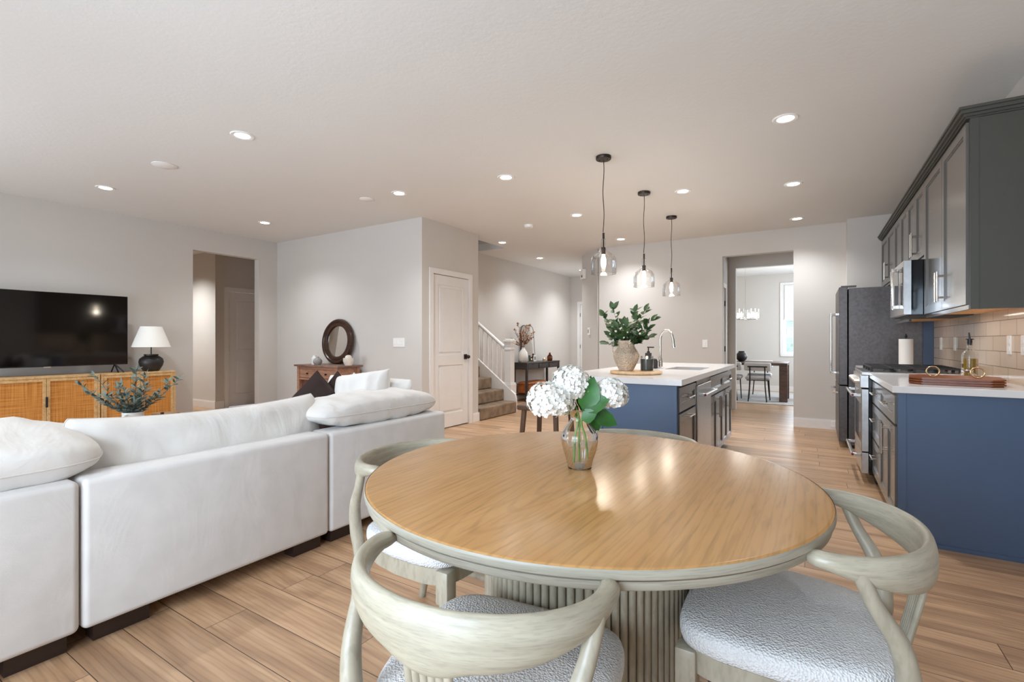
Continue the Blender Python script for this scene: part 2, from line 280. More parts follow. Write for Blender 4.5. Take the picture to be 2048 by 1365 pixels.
# ------------------------------------------------------------------ mesh helpers
class MB:
    def __init__(s): s.bm = bmesh.new()
    def box(s, x0, x1, y0, y1, z0, z1, bev=0, seg=2):
        r = bmesh.ops.create_cube(s.bm, size=1)['verts']
        for v in r:
            v.co = Vector(((x0+x1)/2+v.co.x*(x1-x0), (y0+y1)/2+v.co.y*(y1-y0), (z0+z1)/2+v.co.z*(z1-z0)))
        if bev:
            es = list({e for v in r for e in v.link_edges})
            bmesh.ops.bevel(s.bm, geom=es, offset=bev, segments=seg, affect='EDGES', profile=.5)
        return s
    def frustum(s, a, b, r0, r1, seg=16, caps=True):
        a, b = Vector(a), Vector(b); d = b-a; q = d.to_track_quat('Z', 'Y')
        A, B = [], []
        for i in range(seg):
            t = 2*PI*i/seg; u = Vector((math.cos(t), math.sin(t), 0))
            A.append(s.bm.verts.new(a+q@(u*r0))); B.append(s.bm.verts.new(b+q@(u*r1)))
        for i in range(seg):
            j = (i+1) % seg; s.bm.faces.new((A[i], A[j], B[j], B[i]))
        if caps: s.bm.faces.new(A[::-1]); s.bm.faces.new(B)
        return s
    def lathe(s, prof, seg=32, c=(0, 0, 0), close=True):
        rings = []
        for (r, z) in prof:
            rings.append([s.bm.verts.new((c[0]+r*math.cos(2*PI*i/seg), c[1]+r*math.sin(2*PI*i/seg), c[2]+z)) for i in range(seg)])
        for A, B in zip(rings, rings[1:]):
            for i in range(seg):
                j = (i+1) % seg; s.bm.faces.new((A[i], A[j], B[j], B[i]))
        if close:
            if prof[0][0] > 1e-4: s.bm.faces.new(rings[0][::-1])
            if prof[-1][0] > 1e-4: s.bm.faces.new(rings[-1])
        return s
    def sweep(s, pts, secs, up=(0, 0, 1), seg=12, closed=False, tilt=0):
        """ellipse section a (sideways) x b (along up)"""
        pts = [Vector(p) for p in pts]; n = len(pts); rings = []
        if not isinstance(secs, list): secs = [secs]*n
        up = Vector(up)
        for i, p in enumerate(pts):
            if closed: t = pts[(i+1) % n]-pts[i-1]
            else: t = pts[min(i+1, n-1)]-pts[max(i-1, 0)]
            t.normalize(); side = t.cross(up)
            if side.length < 1e-4: side = t.cross(Vector((0, 1, 0)))
            side.normalize(); u = side.cross(t).normalized()
            if tilt:
                q = Matrix.Rotation(tilt, 3, t); side, u = q@side, q@u
            a, b = secs[i] if isinstance(secs[i], tuple) else (secs[i], secs[i])
            rings.append([s.bm.verts.new(p+side*(a*math.cos(2*PI*k/seg))+u*(b*math.sin(2*PI*k/seg))) for k in range(seg)])
        m = n if closed else n-1
        for i in range(m):
            A, B = rings[i], rings[(i+1) % n]
            for k in range(seg):
                j = (k+1) % seg; s.bm.faces.new((A[k], A[j], B[j], B[k]))
        if not closed: s.bm.faces.new(rings[0][::-1]); s.bm.faces.new(rings[-1])
        return s
    def prism(s, poly, z0, z1):
        A = [s.bm.verts.new((x, y, z0)) for x, y in poly]; B = [s.bm.verts.new((x, y, z1)) for x, y in poly]
        s.bm.faces.new(A[::-1]); s.bm.faces.new(B); n = len(poly)
        for i in range(n): s.bm.faces.new((A[i], A[(i+1) % n], B[(i+1) % n], B[i]))
        return s
    def sphere(s, c, r, u=16, v=10, sc=(1, 1, 1)):
        rr = bmesh.ops.create_uvsphere(s.bm, u_segments=u, v_segments=v, radius=r)['verts']
        for w in rr: w.co = Vector((w.co.x*sc[0]+c[0], w.co.y*sc[1]+c[1], w.co.z*sc[2]+c[2]))
        return s
    def torus(s, c, R, r, axis='Z', seg=40, sseg=10, sy=1.0):
        pts = []
        for i in range(seg):
            t = 2*PI*i/seg; a, b = R*math.cos(t), R*sy*math.sin(t)
            p = {'Z': (a, b, 0), 'Y': (a, 0, b), 'X': (0, a, b)}[axis]
            pts.append(Vector(c)+Vector(p))
        return s.sweep(pts, r, up={'Z': (0, 0, 1), 'Y': (0, 1, 0), 'X': (1, 0, 0)}[axis], seg=sseg, closed=True)
    def leafblade(s, p, d, nrm, L, w, cup=.15):
        d = Vector(d).normalized(); nrm = Vector(nrm); sd = d.cross(nrm)
        if sd.length < 1e-3: sd = d.cross(Vector((.3, .8, .2)))
        sd.normalize(); nn = sd.cross(d); p = Vector(p)
        prof = [(0, .08), (.2, .7), (.45, 1), (.72, .75), (1, .0)]
        Lf, Md, Rt = [], [], []
        for t, k in prof:
            c = p+d*(L*t)-nn*(cup*L*t*t)
            Md.append(s.bm.verts.new(c)); 
            if k > 0: Lf.append(s.bm.verts.new(c+sd*(w/2*k)+nn*(w*.12*k))); Rt.append(s.bm.verts.new(c-sd*(w/2*k)+nn*(w*.12*k)))
        for i in range(3):
            s.bm.faces.new((Md[i], Lf[i], Lf[i+1], Md[i+1])); s.bm.faces.new((Md[i], Md[i+1], Rt[i+1], Rt[i]))
        s.bm.faces.new((Md[3], Lf[3], Md[4])); s.bm.faces.new((Md[3], Md[4], Rt[3]))
        return s
    def xf(s, mat):
        bmesh.ops.transform(s.bm, matrix=mat, verts=s.bm.verts); return s
    def build(s, name, mat, parent=None, smooth=False, subsurf=0, **props):
        bmesh.ops.recalc_face_normals(s.bm, faces=s.bm.faces)
        me = bpy.data.meshes.new(name); s.bm.to_mesh(me); s.bm.free()
        me.materials.append(mat)
        o = bpy.data.objects.new(name, me); COL.objects.link(o)
        if parent: o.parent = parent
        if smooth:
            me.polygons.foreach_set('use_smooth', [True]*len(me.polygons))
            if smooth != 'all':
                try: me.set_sharp_from_angle(angle=math.radians(40))
                except Exception: pass
        if subsurf:
            md = o.modifiers.new('sub', 'SUBSURF'); md.levels = md.render_levels = subsurf
        for k, v in props.items(): o[k] = v
        return o
def thing(name, label, cat, loc=(0, 0, 0), rz=0, group=None):
    o = bpy.data.objects.new(name, None); COL.objects.link(o); o.location = loc; o.rotation_euler = (0, 0, rz)
    o['label'] = label; o['category'] = cat
    if group: o['group'] = group
    o.empty_display_size = .05
    return o
def tag(o, label, cat, group=None):
    o['label'] = label; o['category'] = cat
    if group: o['group'] = group
    return o
def struct(name, mb, mat): 
    o = mb.build(name, mat); o['kind'] = 'structure'; return o
def dup(root, loc, rz, label, group=None):
    def cp(o, par):
        c = o.copy(); COL.objects.link(c)
        if par is not None: c.parent = par
        for ch in list(o.children): cp(ch, c)
        return c
    r = cp(root, None); r.location = loc; r.rotation_euler = (0, 0, rz); r['label'] = label
    if group: r['group'] = group
    return r
def smoothpath(pts, n=8):
    P = [Vector(p) for p in pts]; out = []
    for i in range(len(P)-1):
        p0 = P[max(i-1, 0)]; p1 = P[i]; p2 = P[i+1]; p3 = P[min(i+2, len(P)-1)]
        for k in range(n):
            t = k/n
            out.append(.5*((2*p1)+(-p0+p2)*t+(2*p0-5*p1+4*p2-p3)*t*t+(-p0+3*p1-3*p2+p3)*t**3))
    out.append(P[-1]); return out

# ------------------------------------------------------------------ room shell
T = .12
struct('floor', MB().box(-10.5, 1.3, -1.9, 13.4, -.1, 0), M['floor'])
# ceiling with the stairwell opening X -7.3..-4.44, Y 5.9..6.92
c = MB()
c.box(-10.5, 1.3, -1.9, 5.9, CE, CE+.12); c.box(-10.5, 1.3, 6.92, 13.4, CE, CE+.12)
c.box(-4.44, 1.3, 5.9, 6.92, CE, CE+.12); c.box(-10.5, -7.3, 5.9, 6.92, CE, CE+.12)
struct('ceiling', c, M['ceil'])
c = MB(); c.box(-7.3, -4.42, 5.9, 6.94, 4.2, 4.3); c.box(-4.44, -4.32, 5.9, 6.92, CE+.12, 4.2); c.box(-7.3, -4.32, 5.78, 5.9, CE+.12, 4.2); c.box(-7.3, -4.32, 6.92, 7.04, CE+.12, 4.2)
struct('trim_stairwell', c, M['wall'])
c = MB()   # TV wall with hall opening
c.box(-7.45, -7.33, -1.6, 3.371, 0, CE); c.box(-7.45, -7.33, 3.371, 4.318, 2.467, CE); c.box(-7.45, -7.33, 4.318, 4.62, 0, CE)
struct('wall_left', c, M['wall'])
c = MB(); c.box(-7.45, -4.34, 4.62, 4.74, 0, CE); struct('wall_mirror_side', c, M['wall'])
c = MB(); c.box(-7.45, -7.33, 4.74, 6.2, 0, CE); c.box(-8.99, -7.33, 6.2, 6.32, 0, CE); struct('wall_hall_inner', c, M['wall'])
c = MB()   # closet wall with door hole
c.box(-4.34, -4.22, 4.62, 4.81, 0, CE); c.box(-4.34, -4.22, 5.62, 5.84, 0, CE); c.box(-4.34, -4.22, 4.81, 5.62, 2.09, CE)
c.box(-5.6, -4.34, 5.72, 5.84, 0, CE)
struct('wall_closet', c, M['wall'])
c = MB(); c.box(-7.3, -5.07, 6.95, 7.07, 0, 4.2); c.box(-5.19, -5.07, 7.07, 10.9, 0, CE); struct('wall_entry_side', c, M['wall'])
c = MB(); c.box(-5.19, -4.83, 10.9, 11.02, 0, CE); c.box(-4.83, -3.95, 10.9, 11.02, 2.08, CE); c.box(-3.95, -3.5, 10.9, 11.02, 0, CE); struct('wall_front_door', c, M['wall'])
c = MB(); c.prism([(-3.12, 7.79), (-3.62, 8.29), (-3.62, 10.9), (-3.5, 10.9), (-3.5, 8.34), (-3.07, 7.91)], 0, CE); struct('wall_corner', c, M['wall'])
c = MB(); c.box(-3.09, -1.137, 7.79, 7.91, 0, CE); c.box(-1.137, -.22, 7.79, 7.91, 2.457, CE); c.box(-.22, .385, 7.79, 7.91, 0, CE); c.box(.385, 1.19, 7.6, 7.91, 0, CE)
struct('wall_far', c, M['wall'])
c = MB(); c.box(-1.37, -1.25, 7.91, 8.05, 0, CE); c.box(-1.37, -1.25, 8.05, 8.86, 2.08, CE); c.box(-1.37, -1.25, 8.86, 9.2, 0, CE); c.box(.1, .22, 7.91, 9.2, 0, CE); struct('wall_passage', c, M['wall'])
c = MB(); c.box(-3.2, -1.13, 9.2, 9.32, 0, CE); c.box(-1.13, -.05, 9.2, 9.32, 2.46, CE); c.box(-.05, 1.19, 9.2, 9.32, 0, CE); struct('wall_dining_entry', c, M['wall'])
c = MB(); c.box(-3.2, -.57, 13, 13.12, 0, CE); c.box(-.57, .4, 13, 13.12, 0, .885); c.box(-.57, .4, 13, 13.12, 2.505, CE); c.box(.4, 1.3, 13, 13.12, 0, CE)
struct('wall_dining', c, M['wall'])
c = MB(); c.box(-3.32, -3.2, 9.2, 13.12, 0, CE); struct('wall_dining_left', c, M['wall'])
c = MB(); c.box(1.07, 1.19, -1.6, 9.2, 0, CE); c.box(1.07, 1.19, 9.2, 10.5, 0, CE); c.box(1.07, 1.19, 10.5, 12.1, 0, .8); c.box(1.07, 1.19, 10.5, 12.1, 2.3, CE); c.box(1.07, 1.19, 12.1, 13.12, 0, CE); struct('wall_right', c, M['wall'])
c = MB()   # rear wall with window and patio door openings
c.box(-7.45, -6.6, -1.72, -1.6, 0, CE); c.box(-6.6, -4.0, -1.72, -1.6, 0, .4); c.box(-6.6, -4.0, -1.72, -1.6, 2.3, CE)
c.box(-4.0, -2.25, -1.72, -1.6, 0, CE); c.box(-2.25, .05, -1.72, -1.6, 2.2, CE); c.box(.05, 1.19, -1.72, -1.6, 0, CE)
struct('wall_rear', c, M['wall'])
c = MB()   # left side hall beyond the opening
c.box(-10.4, -8.99, 4.44, 4.56, 0, CE); struct('wall_hall_lit', c, M['wall'])
c = MB(); c.box(-8.99, -8.87, 4.44, 4.65, 0, CE); c.box(-8.99, -8.87, 4.65, 5.45, 2.08, CE); c.box(-8.99, -8.87, 5.45, 6.19, 0, CE); struct('wall_hall_door', c, M['wall'])
struct('wall_hall_end', MB().box(-10.52, -10.4, 1.5, 4.56, 0, CE).box(-10.4, -7.45, 1.5, 1.62, 0, CE), M['wall'])

def baseboard(name, segs):
    c = MB()
    for x0, x1, y0, y1 in segs:
        c.box(x0, x1, y0, y1, 0, .115); 
        dx, dy = (x1-x0), (y1-y0)
        if dx > dy: c.box(x0, x1, y0+.003, y1-.003, .115, .13)
        else: c.box(x0+.003, x1-.003, y0, y1, .115, .13)
    struct(name, c, M['trim'])
baseboard('baseboard_left', [(-7.33, -7.315, -1.6, 3.371), (-7.33, -7.315, 4.318, 4.62)])
baseboard('baseboard_mirror_side', [(-7.33, -4.22, 4.605, 4.62)])
baseboard('baseboard_closet', [(-4.22, -4.205, 4.62, 4.75), (-4.22, -4.205, 5.69, 5.84), (-4.3, -4.205, 5.84, 5.855)])
baseboard('baseboard_entry', [(-5.07, -5.055, 7.07, 10.9), (-5.07, -4.87, 10.885, 10.9)])
baseboard('baseboard_far', [(-3.12, -1.137, 7.775, 7.79), (-.22, .385, 7.775, 7.79)])
baseboard('baseboard_passage', [(-.22, -.05, 9.185, 9.2), (-1.25, -1.235, 8.93, 9.2)])
baseboard('baseboard_dining', [(-3.2, 1.07, 12.985, 13)])
baseboard('baseboard_hall', [(-10.4, -8.87, 4.425, 4.44), (-8.87, -8.855, 4.425, 4.58)])
c = MB(); c.prism([(-3.12, 7.775), (-3.625, 8.28), (-3.635, 8.27), (-3.13, 7.765)], 0, .125); struct('baseboard_corner', c, M['trim'])

def panel_door(name, w, h, loc, rz, hinge_left=True, knob=None, trimw=.07, knobmat=None):
    """local: door in XZ plane at y=0 facing -Y, x 0..w"""
    r = bpy.data.objects.new(name, None); COL.objects.link(r); r.location = loc; r.rotation_euler = (0, 0, rz); r['kind'] = 'structure'
    d = MB(); t = .035; y0, y1 = .01, .01+t
    st = .115; pan = [(.2, .86), (1.0, h-.13)]
    d.box(0, st, y0, y1, .012, h); d.box(w-st, w, y0, y1, .012, h)
    zs = [.012, pan[0][0], pan[0][1], pan[1][0], pan[1][1], h]
    for a, b in ((zs[0], zs[1]), (zs[2], zs[3]), (zs[4], zs[5])): d.box(st, w-st, y0, y1, a, b)
    d.build('door_slab', M['trim'], r)
    for a, b in pan:
        p = MB(); p.box(st, w-st, y0+.012, y1-.004, a, b); p.box(st+.035, w-st-.035, y0+.003, y0+.013, a+.035, b-.035, .009, 1)
        p.build('door_panel', M['trim'], r)
    f = MB()
    tw = trimw; g = .006
    for a, b in ((-tw-g, -g), (w+g, w+g+tw)): f.box(a, b, -.018, .0, 0, h+g+tw); 
    f.box(-g, w+g, -.018, 0, h+g, h+g+tw)
    f.box(-.02, -g, 0, .1, 0, h+g); f.box(w+g, w+.02, 0, .1, 0, h+g); f.box(-.02, w+.02, 0, .1, h+g, h+.02)
    f.build('door_casing', M['trim'], r)
    hx = -.003 if hinge_left else w+.003
    for z in (.25, h/2+.02, h-.25):
        MB().frustum((hx, .002, z-.045), (hx, .002, z+.045), .008, .008, 8).build('hinge', M['bronze'], r)
    if knob is not None:
        k = MB(); k.box(knob-.035, knob+.035, .003, .01, .93, 1.0); k.frustum((knob, .01, .965), (knob, -.03, .965), .012, .012, 10)
        k.sphere((knob, -.045, .965), .027, 12, 8); k.build('door_knob', M['bronze'], r, smooth=True)
    return r
panel_door('door_1', .77, 2.075, (-4.22, 4.83, 0), PI/2, True, .71)
panel_door('door_2', .76, 2.075, (-8.87, 4.67, 0), PI/2, True, None)
panel_door('door_3', .84, 2.075, (-4.81, 10.9, 0), 0, True, .78)
panel_door('door_4', .77, 2.075, (-1.25, 8.07, 0), PI/2, False, .06)

# windows (rear wall, dining)
def window(name, x0, x1, z0, z1, y, inward, mull=(1, 1)):
    r = bpy.data.objects.new(name, None); COL.objects.link(r); r['kind'] = 'structure'; r.location = (0, 0, 0)
    f = MB(); t = .05
    a, b = (y+.01, y+.09)
    f.box(x0, x0+t, a, b, z0, z1); f.box(x1-t, x1, a, b, z0, z1); f.box(x0+t, x1-t, a, b, z0, z0+t); f.box(x0+t, x1-t, a, b, z1-t, z1)
    for i in range(1, mull[0]): xx = x0+(x1-x0)*i/mull[0]; f.box(xx-.03, xx+.03, a, b, z0+t, z1-t)
    for i in range(1, mull[1]): zz = z0+(z1-z0)*i/mull[1]; f.box(x0+t, x1-t, a, b, zz-.02, zz+.02)
    f.build('window_frame', M['trim'], r)
    MB().box(x0+t, x1-t, (a+b)/2-.003, (a+b)/2+.003, z0+t, z1-t).build('window_pane', M['glass'], r)
    return r
window('window_1', -.57, .4, .885, 2.505, 13.0, -1, (1, 2))
window('window_2', -6.6, -4.0, .4, 2.3, -1.72, 1, (3, 2))
window('door_5', -2.25, .05, 0, 2.2, -1.72, 1, (2, 1))
o = MB()
o.box(-.64, -.57, 12.982, 13, .83, 2.56); o.box(.4, .47, 12.982, 13, .83, 2.56); o.box(-.57, .4, 12.982, 13, 2.505, 2.56); o.box(-.62, .45, 12.965, 13, .83, .885)
struct('trim_1', o, M['trim'])
b_ = MB()
for i in range(30):
    z = 1.72+i*.026
    b_.box(-.55, .38, 12.985, 13.008, z, z+.024, .006, 1)
b_.box(-.555, .385, 12.98, 13.01, 1.69, 1.72)
tag(b_.build('window_blind', M['blind']), 'white cellular shade covering the upper half of the dining room window', 'window shade')
# house next door, seen through the dining window
r = thing('neighbour_house', 'pale green sided house glimpsed through the dining room window', 'house', (-1.0, 15.6, -.3))
c = MB()
for i in range(22): c.box(0, 5, 0, .2+.02*(i % 2)*0, i*.18, i*.18+.175)
c.build('siding', plain('green_siding', srgb(176, 204, 192), .7), r)
MB().box(.55, .75, -.06, 0, 0, 3.96).box(.9, 1.6, -.05, 0, 1.0, 2.4).build('house_trim', M['trim'], r)

# ------------------------------------------------------------------ ceiling fittings
cans = [(-3.72, 2.06, 'white lit downlight, nearest to the camera of the living room lights'),
 (-6.19, 2.02, 'white lit downlight above the television'),
 (-6.21, 3.74, 'white lit downlight above the hall opening beside the television wall'),
 (-3.75, 3.75, 'white lit downlight in front of the closet corner, above the sofa end'),
 (-2.51, 3.93, 'white lit downlight to the left of the nearest pendant canopy'),
 (-.16, 3.94, 'largest bright downlight, above the right-hand aisle of the kitchen'),
 (-1.157, 5.28, 'white lit downlight just right of the middle pendant canopy'),
 (-.16, 5.62, 'middle one of the three downlights in line along the cabinet aisle'),
 (-.165, 7.245, 'farthest downlight of the cabinet aisle, near the refrigerator wall'),
 (-2.51, 5.58, 'white lit downlight left of the nearest pendant cord'),
 (-2.52, 7.26, 'small lit downlight between the near and middle pendant cords by the far wall'),
 (-4.22, 6.5, 'white lit downlight beside the dark stairwell opening'),
 (-4.41, 8.1, 'white lit downlight over the entry hall console table'),
 (-4.36, 9.97, 'farthest small downlight in the entry hall near the door chime')]
proto = None
for i, (x, y, lab) in enumerate(cans):
    if proto is None:
        proto = thing('recessed_light', lab, 'ceiling light', (x, y, CE), 0, 'recessed ceiling lights')
        MB().lathe([(.052, -.001), (.056, -.006), (.078, -.008), (.085, -.001)], 32, close=False).build('trim_ring', M['white'], proto, smooth=True)
        MB().lathe([(0, -.0022), (.054, -.0022)], 32, close=False).build('lens', M['can'], proto)
    else: dup(proto, (x, y, CE), 0, lab)
    l = bpy.data.lights.new('downlight', 'SPOT'); l.energy = 64 if y > 3 else 50; l.color = (.90, .95, 1.0) if y > 3 else (.88, .95, 1); l.spot_size = math.radians(130); l.spot_blend = .9; l.shadow_soft_size = .05
    lo = bpy.data.objects.new('downlight', l); lo.location = (x, y, CE-.02); COL.objects.link(lo)
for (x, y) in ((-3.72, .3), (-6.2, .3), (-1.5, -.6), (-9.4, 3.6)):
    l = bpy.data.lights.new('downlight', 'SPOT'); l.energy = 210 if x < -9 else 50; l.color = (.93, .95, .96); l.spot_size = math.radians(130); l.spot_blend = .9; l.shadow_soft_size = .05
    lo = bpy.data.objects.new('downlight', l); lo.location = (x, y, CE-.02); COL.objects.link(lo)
for nm, x, y, rr, lab, cat in (('smoke_detector', -3.28, 5.72, .065, 'round white smoke detector on the ceiling left of the nearest pendant', 'smoke detector'),
                          ('ceiling_speaker', -4.95, 2.04, .09, 'round white ceiling cover between the two living room downlights', 'ceiling cover'),
                          ('ceiling_cover_plate', -4.22, 3.72, .07, 'faint round white cover plate left of the closet corner downlight', 'ceiling cover')):
    t_ = thing(nm, lab, cat, (x, y, CE))
    h = .035 if nm == 'smoke_detector' else .012
    MB().lathe([(rr, -.0005), (rr, -h*.5), (rr*.85, -h), (0, -h)], 32).build('cover', M['white'], t_, smooth=True)
    MB().lathe([(rr+.006, -.0005), (rr+.006, -.006), (rr-.001, -.006)], 32, close=False).build('base_ring', M['white'], t_, smooth=True)

# pendants
def pendant(x, y, lab, first=None):
    if first: return dup(first, (x, y, CE), 0, lab)
    r = thing('pendant_light', lab, 'pendant light', (x, y, CE), 0, 'glass pendants over the island')
    ca = MB().lathe([(0, -.027), (.062, -.027), (.065, -.023), (.065, -.0005), (0, -.0005)], 32).build('canopy', M['bronze'], r, smooth=True)
    for s in (-1, 1): MB().frustum((s*.036, 0, -.0265), (s*.036, 0, -.034), .005, .004, 8).build('canopy_screw', M['bronze'], ca)
    pts = [(.004*math.sin(i*.55), .003*math.cos(i*.4), -.03-i*.0325) for i in range(20)]
    MB().sweep(smoothpath(pts, 3), .0035, up=(0, 1, 0), seg=8).build('cord', M['bronze'], r, smooth=True)
    z = -.655
    MB().frustum((0, 0, z), (0, 0, z-.05), .009, .009, 12).frustum((0, 0, z-.05), (0, 0, z-.125), .0065, .0065, 12).frustum((0, 0, z-.125), (0, 0, z-.185), .018, .018, 16).build('socket', M['bronze'], r, smooth=True)
    prof = [(.013, -.708), (.02, -.712), (.0215, -.73), (.021, -.775), (.025, -.80), (.05, -.822), (.085, -.845), (.103, -.872), (.108, -.90), (.109, -.95), (.109, -1.006)]
    g = MB().lathe(prof, 40, close=False)
    g.build('glass_shade', M['glass'], r, smooth=True)
    MB().torus((0, 0, -1.006), .109, .0022, seg=40, sseg=6).build('bottom_rim', M['glass'], r, smooth=True); MB().torus((0, 0, -.709), .0165, .003, seg=24, sseg=6).build('neck_rim', M['glass'], r, smooth=True)
    MB().lathe([(.0, -.838), (.012, -.84), (.013, -.855), (.021, -.885), (.022, -.91), (.015, -.95), (.0, -.965)], 16).build('bulb', M['bulb'], r, smooth=True)
    return r
p0 = pendant(-1.52, 3.934, 'nearest clear glass jug pendant on a dark cord over the island')
pendant(-1.517, 5.10, 'middle clear glass pendant of the three over the island', p0)
pendant(-1.517, 6.28, 'farthest clear glass pendant over the island, by the far wall', p0)
for y in (3.934, 5.1, 6.28):
    l = bpy.data.lights.new('pendant_bulb', 'POINT'); l.energy = 4; l.color = (1, .88, .72); l.shadow_soft_size = .03
    lo = bpy.data.objects.new('pendant_bulb', l); lo.location = (-1.52, y, CE-.99); COL.objects.link(lo)

# ------------------------------------------------------------------ kitchen
def pull(mb, x, y, z, L, vertical):
    r = .0055
    if vertical:
        mb.frustum((x, y-.03, z-L/2), (x, y-.03, z+L/2), r, r, 10)
        for s in (-1, 1): mb.frustum((x, y, z+s*L*.36), (x, y-.03, z+s*L*.36), r*.8, r*.8, 8)
    else:
        mb.frustum((x-L/2, y-.03, z), (x+L/2, y-.03, z), r, r, 10)
        for s in (-1, 1): mb.frustum((x+s*L*.36, y, z), (x+s*L*.36, y-.03, z), r*.8, r*.8, 8)
def front(parent, name, x0, x1, z0, z1, y, mat, pl=None, fr=.055, inner=True):
    g = .003; x0 += g; x1 -= g; z0 += g; z1 -= g; t = .02
    m = MB(); f = min(fr, (z1-z0)*.28)
    m.box(x0, x1, y+.009, y+t, z0, z1)
    m.box(x0, x0+fr, y, y+.009, z0, z1); m.box(x1-fr, x1, y, y+.009, z0, z1); m.box(x0+fr, x1-fr, y, y+.009, z0, z0+f); m.box(x0+fr, x1-fr, y, y+.009, z1-f, z1)
    b = .010
    for a0, a1, c0, c1 in ((x0+fr, x0+fr+b, z0+f, z1-f), (x1-fr-b, x1-fr, z0+f, z1-f), (x0+fr+b, x1-fr-b, z0+f, z0+f+b), (x0+fr+b, x1-fr-b, z1-f-b, z1-f)):
        m.box(a0, a1, y+.004, y+.0095, c0, c1)
    o = m.build(name, mat, parent)
    if pl:
        h = MB()
        pull(h, pl[1], y, pl[2], pl[3], pl[0] == 'v'); h.build('handle', M['nickel'], o, smooth=True)
    return o
# right-hand run: local x runs toward the camera (world -Y), front faces -X
RX = .42   # door face X
def rroot(name, label, yfar, cat='cabinet', x=RX, grp=None): return thing(name, label, cat, (x, yfar, 0), -PI/2, grp)
# near base cabinet Y 3.66..4.42
r = rroot('base_cabinet', 'grey base cabinet with a blue end panel, nearest the round dining table', 4.42)
w = 4.42-3.66
c = MB(); c.box(0, w, .022, .65, .10, .885); c.box(0, w, .08, .65, 0, .10); c.build('carcass', M['cab'], r)
MB().box(w, w+.02, .012, .65, 0, .885).box(w+.02, w+.026, .012, .05, 0, .885).box(w+.02, w+.027, .05, .65, 0, .025).build('end_panel', M['navy'], r, label='slate blue end panel')
front(r, 'drawer', 0, w, .69, .865, 0, M['cab'], ('h', w/2, .78, .16))
front(r, 'door', 0, w/2, .115, .68, 0, M['cab'], ('v', w/2-.035, .545, .2))
front(r, 'door', w/2, w, .115, .68, 0, M['cab'], ('v', w/2+.035, .545, .2))
# drawer bank 4.42..4.93
r = rroot('drawer_cabinet', 'grey base cabinet with three stacked drawers beside the range', 4.93)
w = .51
c = MB(); c.box(0, w, .022, .65, .10, .885); c.box(0, w, .08, .65, 0, .10); c.build('carcass', M['cab'], r)
for a, b in ((.69, .865), (.405, .68), (.115, .395)): front(r, 'drawer', 0, w, a, b, 0, M['cab'], ('h', w/2, (a+b)/2+.03 if b < .8 else .78, .16))
# far base 5.70..6.46
r = rroot('base_cabinet', 'grey base cabinet between the range and the refrigerator', 6.46)
w = .76
c = MB(); c.box(0, w, .022, .65, .10, .885); c.box(0, w, .08, .65, 0, .10); c.build('carcass', M['cab'], r)
front(r, 'drawer', 0, w, .69, .865, 0, M['cab'], ('h', w/2, .78, .16))
front(r, 'door', 0, w/2, .115, .68, 0, M['cab'], ('v', w/2-.035, .545, .2)); front(r, 'door', w/2, w, .115, .68, 0, M['cab'], ('v', w/2+.035, .545, .2))
tag(MB().box(.402, 1.069, 3.6, 4.94, .885, .925, .003, 2).build('countertop', M['quartz']), 'white quartz countertop with the wooden trays, right of the range', 'countertop')
tag(MB().box(.402, 1.069, 5.71, 6.47, .885, .925, .003, 2).build('countertop', M['quartz']), 'short white quartz countertop between range and refrigerator', 'countertop')
# backsplash (structure)
struct('trim_backsplash', MB().box(1.058, 1.07, 3.62, 6.47, .925, 1.40), M['tile'])
# range 4.95..5.70
r = thing('gas_range', 'stainless gas range with black grates and two long handles', 'stove', (.35, 5.70, 0), -PI/2)
w = .75
MB().box(.003, w-.003, .05, .70, .08, .905).build('body', M['black_glass'], r, label='dark side of the range')
MB().box(.05, w-.05, .1, .6, 0, .08).build('base', M['blackmat'], r)
MB().box(0, w, .0, .70, .905, .935, .004, 2).build('cooktop', M['steel'], r)
cp = MB().box(0, w, -.01, .05, .80, .905, .004, 2).build('control_panel', M['steel'], r)
for i in range(5):
    x = .09+i*.1425
    MB().frustum((x, -.01, .853), (x, -.045, .853), .024, .02, 20).frustum((x, -.045, .853), (x, -.052, .853), .015, .013, 16).build('knob', M['nickel'], cp, smooth=True)
d = MB().box(.004, w-.004, 0, .05, .27, .79, .004, 2).build('oven_door', M['steel'], r)
MB().box(.09, w-.09, -.002, .004, .34, .66).build('oven_window', M['black_glass'], d)
def barhandle(z, par):
    h = MB().frustum((.03, -.06, z), (w-.03, -.06, z), .0125, .0125, 16)
    for x in (.05, w-.05): h.box(x-.018, x+.018, -.062, .0, z-.012, z+.012, .003, 1)
    o = h.build('handle', M['steel'], par, smooth=True)
    MB().frustum((w-.03, -.06, z), (w-.024, -.06, z), .0095, .0095, 12).build('red_badge', plain('red_badge', srgb(120, 10, 24), .4), o)
barhandle(.735, d)
d2 = MB().box(.004, w-.004, 0, .05, .09, .262, .004, 2).build('lower_drawer', M['steel'], r); barhandle(.235, d2)
for gx in (0, 1, 2):
    g = MB(); x0 = .03+gx*.235; x1 = x0+.22
    for x in (x0, (x0+x1)/2, x1): g.box(x-.006, x+.006, .07, .62, .962, .976, .002, 1)
    for y in (.07, .2, .345, .48, .62): g.box(x0, x1, y-.006, y+.006, .962, .976, .002, 1)
    for x in (x0, x1):
        for y in (.07, .345, .62): g.box(x-.008, x+.008, y-.008, y+.008, .935, .963)
    g.build('grate', M['blackmat'], r)
for (x, y) in ((.14, .2), (.14, .48), (.375, .345), (.61, .2), (.61, .48)):
    MB().frustum((x, y, .935), (x, y, .948), .045, .04, 20).frustum((x, y, .948), (x, y, .957), .03, .028, 20).build('burner', M['blackmat'], r, smooth=True)
